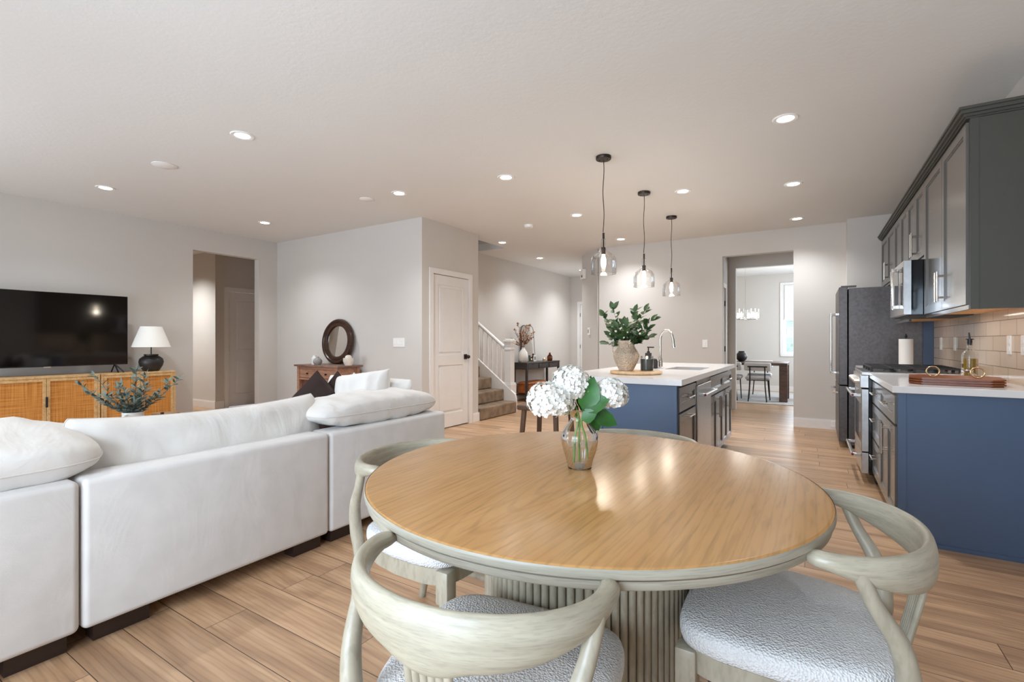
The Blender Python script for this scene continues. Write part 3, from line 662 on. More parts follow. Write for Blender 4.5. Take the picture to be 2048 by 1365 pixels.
# microwave
r = thing('microwave', 'stainless over-the-range microwave with a vertical handle', 'microwave', (.616, 5.66, 1.40), -PI/2)
MB().box(0, .76, .05, .45, 0, .43).build('body', M['black_glass'], r)
fr_ = MB().box(0, .76, -.0, .052, .0, .43, .003, 1).build('front_frame', M['steel'], r)
MB().box(.06, .5, -.002, .002, .07, .37).build('window', M['black_glass'], fr_)
h = MB().frustum((.57, -.045, .05), (.57, -.045, .39), .011, .011, 12)
for z in (.07, .37): h.box(.556, .584, -.05, 0, z-.014, z+.014, .003, 1)
h.build('handle', M['chrome'], r, smooth=True)
MB().box(.64, .74, -.003, .001, .06, .38).build('keypad', M['black_glass'], r)
MB().box(.03, .73, .03, .42, -.012, 0).build('vent', M['blackmat'], r)
# upper cabinets (door face X .74)
UX = .74
def upper(name, label, y0, y1, z0, z1, hz, near=False):
    r = thing(name, label, 'cabinet', (UX, y1, 0), -PI/2, 'upper kitchen cabinets'); w = y1-y0
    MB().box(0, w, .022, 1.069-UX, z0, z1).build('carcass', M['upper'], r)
    MB().box(.002, w-.002, .03, 1.069-UX-.002, z0-.004, z0).build('underside', M['cabwood'], r)
    MB().box(0, w, .012, .03, z0-.025, z0+.001).build('light_rail', M['cab'], r)
    if near:
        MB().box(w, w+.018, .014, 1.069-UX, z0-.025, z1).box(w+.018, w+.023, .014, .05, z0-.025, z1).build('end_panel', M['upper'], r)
    L = .2
    front(r, 'door', 0, w/2, z0, z1-.01, 0, M['cab'], ('v', w/2-.035, hz, L)); front(r, 'door', w/2, w, z0, z1-.01, 0, M['cab'], ('v', w/2+.035, hz, L))
    return r
UT = 2.44
upper('upper_cabinet', 'tall grey double-door wall cabinet with a dark end panel, nearest the camera', 3.68, 4.88, 1.395, UT, 1.555, True)
upper('upper_cabinet', 'short grey double-door wall cabinet right above the microwave', 4.88, 5.66, 1.86, UT, 2.0)
upper('upper_cabinet', 'grey double-door wall cabinet between microwave and refrigerator', 5.66, 6.48, 1.395, UT, 1.555)
upper('upper_cabinet', 'short grey double-door wall cabinet above the refrigerator', 6.48, 7.59, 1.86, UT, 2.0)
# crown
c = MB()
for (o0, o1, a, b) in ((0.004, .0, UT+.001, UT+.010), (.012, .012, UT+.010, UT+.025), (.026, .026, UT+.025, UT+.045), (.036, .036, UT+.045, UT+.06)):
    c.box(UX-.004-o1, 1.069, 3.656-o1, 7.595, a, b)
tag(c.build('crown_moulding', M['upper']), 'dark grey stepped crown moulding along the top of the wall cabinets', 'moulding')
# refrigerator
r = thing('refrigerator', 'dark stainless bottom-freezer refrigerator with pro-style handles', 'refrigerator', (.255, 7.42, 0), -PI/2)
w = .915
MB().box(0, w, .09, .79, .04, 1.775).build('body', M['darksteel'], r)
MB().box(.05, w-.05, .12, .7, 0, .04).build('base', M['blackmat'], r)
for x0, x1, hx in ((0, w/2-.002, w/2-.05), (w/2+.002, w, w/2+.05)):
    d = MB().box(x0, x1, 0, .08, .70, 1.79, .006, 2).build('door', M['darksteel'], r)
    h = MB().frustum((hx, -.062, .80), (hx, -.062, 1.52), .011, .011, 14)
    for z in (.815, 1.505): h.box(hx-.013, hx+.013, -.065, 0, z-.014, z+.014, .003, 1)
    h.build('handle', M['chrome'], d, smooth=True)
d = MB().box(0, w, 0, .08, .07, .69, .006, 2).build('freezer_drawer', M['darksteel'], r)
h = MB().frustum((.06, -.062, .61), (w-.06, -.062, .61), .011, .011, 14)
for x in (.09, w-.09): h.box(x-.014, x+.014, -.065, 0, .597, .623, .003, 1)
h.build('handle', M['chrome'], d, smooth=True)
for x in (.05, w-.05): MB().box(x-.04, x+.04, .02, .16, 1.79, 1.805).build('hinge_cover', M['darksteel'], r)
tag(MB().box(.975, 1.057, 6.472, 6.492, .93, 1.39).build('filler_panel', M['navy']), 'narrow dark blue filler panel beside the refrigerator at the tiled wall', 'panel')

# outlets on the backsplash
def plate(name, label, cat, loc, rz, w=.075, h=.118, kind='outlet', grp=None):
    r = thing(name, label, cat, loc, rz, grp)
    pl = MB().box(-w/2, w/2, -.007, 0, -h/2, h/2, .003, 2).build('face_plate', M['white'], r)
    n = max(1, round(w/.05)) if kind == 'switch' and w > .1 else 1
    for i in range(n):
        x = (i-(n-1)/2)*.045
        if kind == 'switch': MB().box(x-.014, x+.014, -.011, -.006, -.03, .03, .002, 1).build('rocker', M['white'], pl)
        else:
            for z in (-.024, .024): MB().box(x-.016, x+.016, -.0085, -.006, z-.014, z+.014, .003, 1).build('socket', M['white'], pl)
    return r
labs = ['white cover plate farthest along the tiled backsplash, by the refrigerator', 'white cover plate second from the refrigerator on the backsplash', 'white cover plate right of the oil bottle on the backsplash', 'white cover plate second from the right frame edge on the backsplash', 'white cover plate nearest the camera on the tiled backsplash']
for (yy, lab) in zip((6.13, 5.6, 4.235, 3.99, 3.87), labs):
    plate('outlet', lab, 'outlet', (1.058, yy, 1.165), -PI/2, grp='backsplash outlets')
plate('light_switch', 'white four-gang light switch plate on the wall left of the closet door', 'light switch', (-4.62, 4.62, 1.17), 0, .21, .118, 'switch')
plate('light_switch', 'white single switch plate on the far wall left of the passage opening', 'light switch', (-1.383, 7.79, 1.15), 0, .075, .118, 'switch')
plate('outlet', 'white double outlet on the far wall behind the leafy woven jug', 'outlet', (-2.80, 7.79, 1.14), 0, .118, .075, 'outlet')
plate('outlet', 'white outlet low on the wall left of the rustic cabinet', 'outlet', (-6.72, 4.62, .42), 0)
plate('outlet', 'small white outlet near the floor by the refrigerator', 'outlet', (.24, 7.775, .07), 0, .05, .08)
r = thing('thermostat', 'small white thermostat on the angled wall by the entry hall', 'thermostat', (-3.365, 8.035, 1.36), -PI*.25)
MB().box(-.04, .04, -.025, 0, -.065, .065, .006, 2).build('housing', M['white'], r); MB().box(-.02, .02, -.027, -.024, -.03, .035).build('display', M['ceramic_grey'], r)
r = thing('door_chime', 'white boxy door chime high on the angled wall corner', 'door chime', (-3.53, 8.20, 2.41), -PI*.25)
MB().box(-.07, .07, -.06, 0, -.09, .09, .01, 2).build('housing', M['white'], r); MB().box(-.01, .03, -.062, -.059, -.06, -.02).build('slot', M['blackmat'], r)

# ------------------------------------------------------------------ island (front faces +X; local x runs +Y)
def iroot(name, label, y0, cat='cabinet'): return thing(name, label, cat, (-.78, y0, 0), PI/2)
def icab(name, label, y0, y1, fronts):
    r = iroot(name, label, y0); w = y1-y0
    top = .66 if 'sink' in label else .885
    cc = MB().box(0, w, .022, .575, .10, top).box(0, w, .08, .575, 0, .1)
    if top < .8: cc.box(0, w, .022, .04, top, .885)
    cc.build('carcass', M['navy'], r)
    for f in fronts: front(r, f[0], f[1]*w, f[2]*w, f[3], f[4], 0, M['cab'], f[5](w) if f[5] else None)
    return r
icab('island_cabinet', 'slim grey island cabinet with two bar-handled fronts, nearest the dining table', 3.46, 4.02, [('drawer', 0, 1, .69, .865, lambda w: ('h', w/2, .78, .16)), ('pull_out_door', 0, 1, .115, .68, lambda w: ('h', w/2, .64, .16))])
icab('island_cabinet', 'grey two-door island cabinet under the sink, right after the dishwasher', 4.64, 5.39, [('false_front', 0, 1, .69, .865, None), ('door', 0, .5, .115, .68, lambda w: ('v', w/2-.035, .56, .2)), ('door', .5, 1, .115, .68, lambda w: ('v', w/2+.035, .56, .2))])
icab('island_cabinet', 'grey two-door island cabinet at the far end by the passage', 5.39, 6.0, [('drawer', 0, 1, .69, .865, lambda w: ('h', w/2, .78, .16)), ('door', 0, .5, .115, .68, lambda w: ('v', w/2-.035, .56, .2)), ('door', .5, 1, .115, .68, lambda w: ('v', w/2+.035, .56, .2))])
r = iroot('dishwasher', 'stainless dishwasher with a bar handle built into the island', 4.03, 'dishwasher')
w = .60
MB().box(0, w, .025, .57, .10, .88).build('body', M['blackmat'], r)
d = MB().box(.004, w-.004, -.01, .025, .115, .835, .004, 2).build('door', M['steel'], r)
MB().box(.004, w-.004, .0, .025, .838, .872).build('control_strip', M['black_glass'], r)
h = MB().frustum((.04, -.06, .76), (w-.04, -.06, .76), .0125, .0125, 16)
for x in (.06, w-.06): h.box(x-.018, x+.018, -.062, -.008, .748, .772, .003, 1)
hh = h.build('handle', M['steel'], d, smooth=True)
MB().frustum((.04, -.06, .76), (.034, -.06, .76), .0095, .0095, 12).build('red_badge', bpy.data.materials['red_badge'], hh)
tag(MB().box(-1.357, -.79, 3.425, 3.455, 0, .885).box(-1.357, -1.33, 3.415, 3.425, 0, .885).box(-.815, -.79, 3.415, 3.425, 0, .885).build('island_end_panel', M['navy']), 'slate blue flat end panel of the island facing the dining table', 'panel')
tag(MB().box(-1.45, -1.36, 3.43, 6.0, 0, .885, 0).build('island_back_wall', M['trim']), 'white back wall of the island under the seating overhang', 'panel')
# counter with sink cut-out (X -1.17..-.86, Y 4.62..5.12)
c = MB(); X0, X1, Y0, Y1 = -1.72, -.75, 3.385, 6.05; a0, a1, b0, b1 = -1.185, -.86, 4.63, 5.14
c.box(X0, a0, Y0, Y1, .885, .925); c.box(a1, X1, Y0, Y1, .885, .925); c.box(a0, a1, Y0, b0, .885, .925); c.box(a0, a1, b1, Y1, .885, .925)
tag(c.build('island_countertop', M['quartz']), 'large white quartz island countertop with a sink cut-out', 'countertop')
c = MB(); c.box(a0-.012, a0, b0-.012, b1+.012, .68, .884); c.box(a1, a1+.012, b0-.012, b1+.012, .68, .884); c.box(a0, a1, b0-.012, b0, .68, .884); c.box(a0, a1, b1, b1+.012, .68, .884); c.box(a0-.012, a1+.012, b0-.012, b1+.012, .67, .68)
tag(c.build('sink', M['steel']), 'rectangular stainless undermount sink in the island countertop', 'sink')
# faucet
r = thing('faucet', 'tall brushed gooseneck faucet with a pull-down head on the island', 'faucet', (-1.265, 4.80, .925))
MB().lathe([(.028, 0), (.028, .006), (.022, .012), (.021, .06), (.016, .1), (.0, .1)], 20).build('base', M['nickel'], r, smooth=True)
pts = [(0, 0, .06), (0, 0, .20), (0, 0, .28), (.012, -.004, .33), (.045, -.014, .365), (.085, -.026, .365), (.115, -.035, .335), (.13, -.04, .28)]
MB().sweep(smoothpath(pts, 8), .0115, up=(0, 1, 0), seg=14).build('spout', M['nickel'], r, smooth=True)
MB().frustum((.13, -.04, .285), (.14, -.043, .20), .014, .018, 16).build('spray_head', M['nickel'], r, smooth=True)
MB().frustum((0, 0, .075), (0, -.05, .085), .008, .007, 12).frustum((0, -.05, .085), (0, -.06, .13), .006, .005, 10).build('lever', M['nickel'], r, smooth=True)
# soap caddy
r = thing('soap_caddy', 'black soap pump and sponge caddy beside the faucet', 'soap dispenser', (-1.325, 4.70, .925))
MB().box(-.055, .055, -.03, .03, 0, .075, .006, 2).box(-.055, -.005, -.03, .03, .075, .15, .006, 2).build('bottle', M['blackmat'], r)
MB().frustum((-.03, 0, .15), (-.03, 0, .165), .014, .014, 12).frustum((-.03, 0, .165), (-.03, 0, .2), .006, .006, 8).box(-.042, .025, -.008, .008, .198, .21, .003, 1).build('pump', M['bronze'], r, smooth=True)
MB().sphere((.028, 0, .078), .028, 12, 8, (1, 1, .7)).build('sponge', M['blackmat'], r, smooth=True)
# round board, candle, jug
r = thing('round_board', 'round pale wooden board on the island under the woven jug', 'board', (-1.215, 3.86, .925))
MB().lathe([(0, .0), (.195, 0), (.205, .006), (.205, .018), (.198, .024), (0, .024)], 48).build('disc', M['board'], r, smooth=True)
r = thing('candle_jar', 'smoky glass candle jar with a lit wick on the round board', 'candle', (-1.145, 3.93, .949))
MB().lathe([(0, 0), (.045, 0), (.05, .006), (.05, .095), (0, .095)], 32).build('wax_fill', M['candle'], r, smooth=True)
MB().lathe([(.0515, .0), (.052, .118), (.0495, .118), (.0495, .10)], 32, close=False).build('glass_jar', M['glass'], r, smooth=True)
MB().sphere((0, 0, .106), .009, 8, 6, (1, 1, 1.6)).build('flame', M['flame'], r, smooth=True)
r = thing('woven_jug', 'tall braided seagrass jug with a looped handle on the round board', 'vase', (-1.285, 3.83, .949))
prof = []
base = [(.052, 0), (.06, .02), (.085, .07), (.10, .115), (.098, .135), (.075, .175), (.062, .195), (.062, .215), (.08, .24), (.078, .245), (.055, .21), (.05, .17)]
MB().lathe(base, 40, close=False).lathe([(0, .002), (.052, .002)], 40, close=False).build('body', M['wicker'], r, smooth=True)
for i in range(26):
    pass
rng = MB()
for z, rr in [(z/100, None) for z in range(1, 24, 1)]:
    for (r0, z0), (r1, z1) in zip(base[:9], base[1:9]):
        if z0 <= z <= z1 and z1 > z0: rad = r0+(r1-r0)*(z-z0)/(z1-z0); rng.torus((0, 0, z), rad, .0058, seg=40, sseg=6); break
rng.build('braid_rings', M['wicker'], r, smooth=True)
MB().sweep(smoothpath([(-.068, 0, .225), (-.10, -.01, .22), (-.112, -.012, .17), (-.098, -.006, .125)], 6), .005, up=(0, 1, 0), seg=8).build('handle', M['wicker'], r, smooth=True)
# leafy branches in the jug
def branches(root, specs, leafmat, barkmat, L, wd, every, fol='foliage', spread=.9, start=.35, blossom=None):
    bmk = MB(); lf = MB(); bl = MB()
    for pts in specs:
        sp = smoothpath(pts, 8); n = len(sp)
        bmk.sweep(sp, [(.0025*(1-.6*i/n))*1.0 for i in range(n)], up=(0, 1, 0), seg=6)
        k = int(n*start)
        acc = 0
        for i in range(k, n, every):
            d = (sp[min(i+1, n-1)]-sp[max(0, i-1)]).normalized()
            for s in (0, 1):
                az = random.uniform(0, 2*PI); q = Vector((math.cos(az), math.sin(az), random.uniform(-.2, .4)))
                dd = (d*.8+q*spread).normalized()
                lf.leafblade(sp[i], dd, Vector((random.uniform(-.6, .6), -.6, .8)), L*random.uniform(.75, 1.15), wd*random.uniform(.8, 1.1))
            if blossom and random.random() < .25:
                bl.sphere(sp[i]+Vector((random.uniform(-.02, .02), -.02, random.uniform(-.01, .02))), random.uniform(.007, .012), 6, 5)
        lf.leafblade(sp[-1], d, Vector((0, -.7, .7)), L, wd)
    bmk.build('stem', barkmat, root, smooth=True); lf.build(fol, leafmat, root, smooth='all')
    if blossom: bl.build('blossom', blossom, root, smooth=True)
rt = thing('leafy_branches', 'dark green leafy branches with small pale blossoms in the woven jug', 'plant', (-1.285, 3.83, .949))
specs = []
tips = [(-.19, .0, .45), (-.10, -.03, .50), (-.03, .05, .38), (.07, 0, .47), (.14, .03, .48), (.20, 0, .40), (.19, -.04, .33), (-.14, .03, .34), (.03, -.08, .36), (-.05, -.07, .34), (.12, -.06, .28), (-.11, -.05, .28), (.05, .06, .42), (0, 0, .33), (.17, .04, .27), (-.15, -.02, .22)]
for (x, y, z) in tips:
    specs.append([(random.uniform(-.02, .02), random.uniform(-.02, .02), .03), (x*.16, y*.2, .19), (x*.55, y*.6, .19+(z-.19)*.5), (x, y, z)])
branches(rt, specs, M['leaf'], M['bark'], .075, .042, 2, start=.5, blossom=M['cream_petal'])

# stool behind the flowers
r = thing('counter_stool', 'dark brown wooden counter stool at the island, behind the hydrangeas', 'stool', (-1.95, 3.72, 0), 0)
MB().box(-.2, .2, -.19, .19, .60, .645, .012, 2).build('seat', M['stoolwood'], r)
for sx in (-1, 1):
    for sy in (-1, 1): MB().frustum((sx*.19, sy*.18, 0), (sx*.15, sy*.14, .60), .02, .024, 4).build('leg', M['stoolwood'], r)
    MB().frustum((sx*.175, -.165, .2), (sx*.175, .165, .2), .012, .012, 8).build('stretcher', M['stoolwood'], r)
# oil bottle, tray etc. on the right counter
r = thing('white_dish', 'flat white marble dish on the counter behind the wooden trays', 'dish', (.86, 4.33, .925), .1)
MB().box(-.10, .16, -.10, .12, 0, .012, .004, 2).build('slab', M['ceramic_white'], r)
r = thing('oil_bottle', 'clear glass bottle half full of olive oil with a metal pourer', 'bottle', (.90, 4.38, .937))
MB().lathe([(.001, .0), (.041, 0), (.044, .005), (.044, .155), (.04, .175), (.022, .195), (.015, .205), (.015, .235), (.017, .24)], 28, close=False).build('glass_body', M['glass'], r, smooth=True)
MB().lathe([(0, .003), (.0415, .003), (.0415, .135), (0, .135)], 28).build('oil', M['oil'], r, smooth=True)
MB().frustum((0, 0, .225), (0, 0, .262), .0145, .013, 14).frustum((0, 0, .262), (0, 0, .268), .021, .021, 14).frustum((0, 0, .268), (-.004, 0, .31), .006, .004, 10).build('pourer', M['black'], r, smooth=True)
r = thing('spice_jar', 'squat clear glass jar on the white dish beside the oil bottle', 'jar', (.86, 4.245, .937))
MB().lathe([(.001, 0), (.036, 0), (.04, .006), (.04, .035), (.03, .05), (.026, .053)], 24, close=False).build('glass_body', M['glass'], r, smooth=True)
MB().lathe([(0, .003), (.037, .003), (.037, .02), (0, .02)], 24).build('contents', M['gold'], r, smooth=True)
MB().lathe([(0, .051), (.028, .051), (.03, .056), (.03, .066), (0, .07)], 24).build('lid', M['chrome'], r, smooth=True)
pr_ = None
for k, lab in enumerate(['bottom reddish wooden tray of the stack on the right counter', 'middle reddish wooden tray of the stack of three', 'top reddish wooden tray with two brass ring handles']):
    r = thing('wooden_tray', lab, 'tray', (.745, 3.98, .9255+k*.0145), math.radians(-8), 'stacked wooden trays')
    c = MB(); poly = []
    hx, hy, ch = .215, .20, .06
    poly = [(-hx+ch, -hy), (hx-ch, -hy), (hx, -hy+ch), (hx, hy-ch), (hx-ch, hy), (-hx+ch, hy), (-hx, hy-ch), (-hx, -hy+ch)]
    c.prism([(x*.955, y*.955) for x, y in poly], 0, .006); c.prism(poly, .006, .0135)
    c.build('slab', M['teak'], r)
    if k == 2:
        for sx in (-1, 1):
            MB().torus((sx*.10, -.09, .0135+.034), .0305, .004, 'Y', 36, 8).build('ring_handle', M['gold'], r, smooth=True)
r = thing('paper_towel_holder', 'white paper towel roll with a black finial beside the refrigerator', 'paper towel', (.80, 6.2, .925))
MB().lathe([(0, 0), (.075, 0), (.075, .008), (0, .008)], 24).build('base', M['black'], r, smooth=True)
MB().lathe([(.012, .01), (.058, .01), (.058, .285), (.012, .285)], 32).build('roll', M['paper'], r, smooth=True)
MB().frustum((0, 0, .008), (0, 0, .30), .006, .006, 10).sphere((0, 0, .31), .014, 12, 8).sphere((0, 0, .33), .007, 8, 6).build('post', M['black'], r, smooth=True)

# ------------------------------------------------------------------ round dining table and chairs
TC = (-.645, 1.49)
r = thing('round_table', 'large round oak dining table on a reeded drum pedestal', 'table', (TC[0], TC[1], 0))
MB().lathe([(0, .738), (.692, .738), (.6965, .741), (.6965, .756), (.693, .7595), (.688, .76), (0, .76)], 160).build('tabletop', M['tabletop'], r, smooth=True)
MB().lathe([(0, .712), (.683, .712), (.688, .714), (.691, .718), (.691, .7325), (.687, .7335), (.66, .7335)], 160, close=False).lathe([(0, .7125), (.6, .7125)], 40, close=False).build('apron', M['ashh'], r, smooth=True)
MB().lathe([(.6972, .7385), (.6985, .741), (.6985, .755), (.6967, .758)], 160, close=False).build('edge_band', M['ashh'], r, smooth=True)
c = MB(); nre = 84; R0 = .318
for i in range(nre):
    t = 2*PI*i/nre; c.frustum((R0*math.cos(t), R0*math.sin(t), .03), (R0*math.cos(t), R0*math.sin(t), .711), .0112, .0112, 10, caps=False)
c.lathe([(R0-.004, .03), (R0-.004, .711)], 84, close=False)
c.build('pedestal', M['ash'], r, smooth=True)
MB().lathe([(0, .0), (.345, 0), (.345, .025), (.33, .035), (0, .035)], 96).build('base', M['ash'], r, smooth=True)

def chair(label, loc, rz):
    r = thing('dining_chair', label, 'chair', (loc[0], loc[1], 0), rz, 'chairs around the round dining table')
    # seat pad
    def outline(k, n=56, grow=0):
        out = []
        for i in range(n):
            t = 2*PI*i/n; cx, sy = math.cos(t), math.sin(t)
            e = 2/4.8
            x = abs(cx)**e*(1 if cx > 0 else -1); y = abs(sy)**e*(1 if sy > 0 else -1)
            hw = .253-.0*(y) if y > 0 else .253-.045*(-y)**1.2
            out.append((x*(hw+grow)*k, .02+y*(.24+grow)*k))
        return out
    b = MB(); bm = b.bm; rings = []
    for k, z in ((.94, .418), (.985, .423), (1.0, .437), (1.0, .455), (.985, .468), (.95, .476), (.86, .482), (.7, .486), (.45, .489), (.2, .49)):
        rings.append([bm.verts.new((x, y, z)) for x, y in outline(k)])
    for A, B in zip(rings, rings[1:]):
        for i in range(len(A)): j = (i+1) % len(A); bm.faces.new((A[i], A[j], B[j], B[i]))
    bm.faces.new(rings[0][::-1]); bm.faces.new(rings[-1])
    b.build('seat', M['boucle'], r, smooth='all', label='white boucle seat')
    f = MB(); o1 = outline(1, grow=-.012); n = len(o1)
    f.prism(o1, .36, .417); f.build('seat_frame', M['ash'], r)
    for s in (-1, 1):
        MB().box(s*.208-.026, s*.208+.026, .20, .252, .30, .416, .007, 2).frustum((s*.208, .226, .31), (s*.213, .232, 0), .024, .016, 16).build('leg', M['ash'], r, smooth=True)
        pts = smoothpath([(s*.213, -.265, 0), (s*.206, -.222, .20), (s*.206, -.202, .36), (s*.214, -.215, .46), (s*.232, -.20, .56), (s*.252, -.155, .645), (s*.262, -.128, .712)], 6)
        m_ = len(pts); MB().sweep(pts, [(.016+.008*math.sin(PI*min(1, i/m_*1.25)))for i in range(m_)], up=(0, 1, 0), seg=14).build('leg', M['ash'], r, smooth=True)
        MB().sweep([(s*.209, -.235, .17), (s*.211, 0, .175), (s*.211, .228, .17)], (.008, .012), seg=10).build('stretcher', M['ash'], r, smooth=True)
    # curved top rail
    pts, sec = [], []
    n = 61
    for i in range(n):
        u = -1+2*i/(n-1); ph = u*PI*.56
        x = .268*math.sin(ph)/math.sin(min(PI/2, PI*.56)) ; y = -.072-.205*math.cos(ph)
        if abs(ph) > PI/2: x = math.copysign(.268-.035*((abs(ph)-PI/2)/.19)**2*.5, ph)
        q = max(0, math.cos(ph*.98)); e = abs(u)
        hh = .0185+.035*q**1.15+(.007*(1-(u/.2)**2)**2 if abs(u) < .2 else 0)
        endk = min(1, math.sqrt(max(0, (1-e))/.045)) if e > .955 else 1
        endk = max(.45, endk)
        zc = .742-hh*.98
        pts.append((x, y, zc)); sec.append(((.0205-.004*q)*endk, hh*endk))
    MB().sweep(pts, sec, seg=20, tilt=math.radians(0)).build('back_rail', M['ashr'], r, smooth='all')
    sp = MB()
    for i in range(6):
        x = (i-2.5)*.0165
        sp.sweep([(x*1.05, -.272, .668), (x, -.262, .60), (x*.95, -.245, .52), (x*.9, -.223, .42)], (.0088, .007), up=(0, 1, 0), seg=10)
    sp.box(-.046, .046, -.272, -.262, .655, .672)
    sp.build('splat', M['ash'], r, smooth=True)
    return r
ch = chair('grey-washed curved-back chair in front, nearest the camera, its back toward it', (-.595, .893), math.radians(7))
dup(ch, (-.045, 1.49, 0), PI/2, 'grey-washed curved-back chair at the right of the round table')
dup(ch, (-1.28, 1.48, 0), -PI/2, 'grey-washed curved-back chair at the left of the round table, beside the sofa')
dup(ch, (-.70, 2.13, 0), PI, 'curved-back chair on the far side of the round table, only its rail top showing')

# ------------------------------------------------------------------ vase and hydrangeas
VC = (-.670, 1.514)
r = thing('flower_vase', 'clear glass vase half full of water on the round table', 'vase', (VC[0], VC[1], .76))
out = [(.001, .0), (.036, 0), (.040, .006), (.046, .03), (.058, .065), (.064, .095), (.062, .115), (.052, .135), (.037, .152), (.031, .166), (.033, .18), (.042, .195), (.046, .2)]
MB().lathe(out, 48, close=False).build('glass_body', M['vglass'], r, smooth=True)
MB().torus((0, 0, .2), .046, .0014, seg=48, sseg=6).torus((0, 0, .003), .037, .003, seg=48, sseg=6).build('glass_rim', M['vglass'], r, smooth=True)
MB().lathe([(.001, .006), (.037, .006), (.044, .03), (.056, .065), (.0605, .082), (.001, .082)], 48, close=False).build('water', M['water'], r, smooth=True)
camR = Vector((math.cos(math.radians(31.85)), math.sin(math.radians(31.85)), 0)); camF = Vector((-camR.y, camR.x, 0))
def hydrangea(label, hx, hz, hf, rx, rz, foot, leaves):
    r = thing('hydrangea', label, 'flower', (VC[0], VC[1], .766), 0, 'hydrangeas in the glass vase')
    cen = camR*hx+camF*hf+Vector((0, 0, hz))
    ft = camR*foot[0]+camF*foot[1]+Vector((0, 0, .012))
    nk = camR*(foot[2])+camF*foot[3]+Vector((0, 0, .165))
    st = MB().sweep(smoothpath([ft, (ft+nk)/2+Vector((0, 0, .005)), nk, cen-Vector((0, 0, rz*.4))], 8), .0036, up=(0.3, 1, 0), seg=8); st.build('stem', M['stem'], r, smooth=True)
    b = MB(); nfl = 175
    for i in range(nfl):
        zz = 1-2*(i+.5)/nfl; az = i*2.39996; rr = math.sqrt(1-zz*zz)
        d = Vector((rr*math.cos(az), rr*math.sin(az), zz)); 
        if zz < -.75: continue
        p = cen+Vector((d.x*rx, d.y*rx, d.z*rz))*random.uniform(.84, 1.07)
        nrm = (d+Vector((random.uniform(-.35, .35),)*1+(random.uniform(-.35, .35), random.uniform(-.35, .35)))).normalized()
        t1 = nrm.orthogonal().normalized(); t2 = nrm.cross(t1); a0 = random.uniform(0, PI)
        for k in range(4):
            a = a0+k*PI/2; dd = (t1*math.cos(a)+t2*math.sin(a)); sd = nrm.cross(dd); s = random.uniform(.0085, .0125)
            q0 = p; q1 = p+dd*s*.75+sd*s*.62+nrm*s*.25; q2 = p+dd*s*1.35+nrm*s*random.uniform(-.1, .35); q3 = p+dd*s*.75-sd*s*.62+nrm*s*.25; qm = p+dd*s*.8+nrm*s*.08
            vs = [b.bm.verts.new(v) for v in (q0, q1, q2, q3, qm)]
            for (i0, i1) in ((0, 1), (1, 2), (2, 3), (3, 0)): b.bm.faces.new((vs[i0], vs[i1], vs[4]))
    b.sphere(cen, min(rx, rz)*.8, 14, 10, (rx/min(rx, rz), rx/min(rx, rz), rz/min(rx, rz)))
    b.build('flower_head', M['petal'], r, smooth='all')
    for (lx, lz, lf, dx, dz, df, L, w) in leaves:
        q = MB(); p = camR*lx+camF*lf+Vector((0, 0, lz)); d = camR*dx+camF*df+Vector((0, 0, dz))
        q.leafblade(p, d, -camF+Vector((0, 0, .5)), L, w, .12); q.build('leaf', M['hleaf'], r, smooth='all')
    return r
# screen offsets: 1 px = 1.63/966 m at the vase
px = 1.63/966
def H(x, y): return ((x-1154)*px, (939-y)*px*1.0)
a = H(1095, 803); hydrangea('white hydrangea at the left, hanging lowest over the glass vase', a[0], a[1]-.006, -.02, .077, .062, (-.02, 0, -.012, 0), [(-.01, .165, 0, -.35, .55, .3, .07, .05)])
a = H(1136, 771); hydrangea('white hydrangea in the middle, tallest head of the bunch', a[0], a[1]-.006, .0, .064, .060, (.0, .01, -.002, .005), [(.012, .18, .03, .25, .9, .1, .13, .075), (.0, .165, -.04, .5, .3, -.3, .06, .05), (.005, .20, -.03, .55, .25, -.25, .095, .07)])
a = H(1214, 792); hydrangea('white hydrangea at the right of the vase, with toothed leaves below', a[0], a[1]-.006, .0, .058, .054, (.03, 0, .01, 0), [(.03, .185, -.03, .9, -.35, -.1, .10, .062), (.03, .18, -.01, .5, -.8, 0, .07, .055), (.01, .19, -.035, .25, .95, -.1, .12, .078), (.035, .17, .02, .9, -.1, .1, .085, .06)])

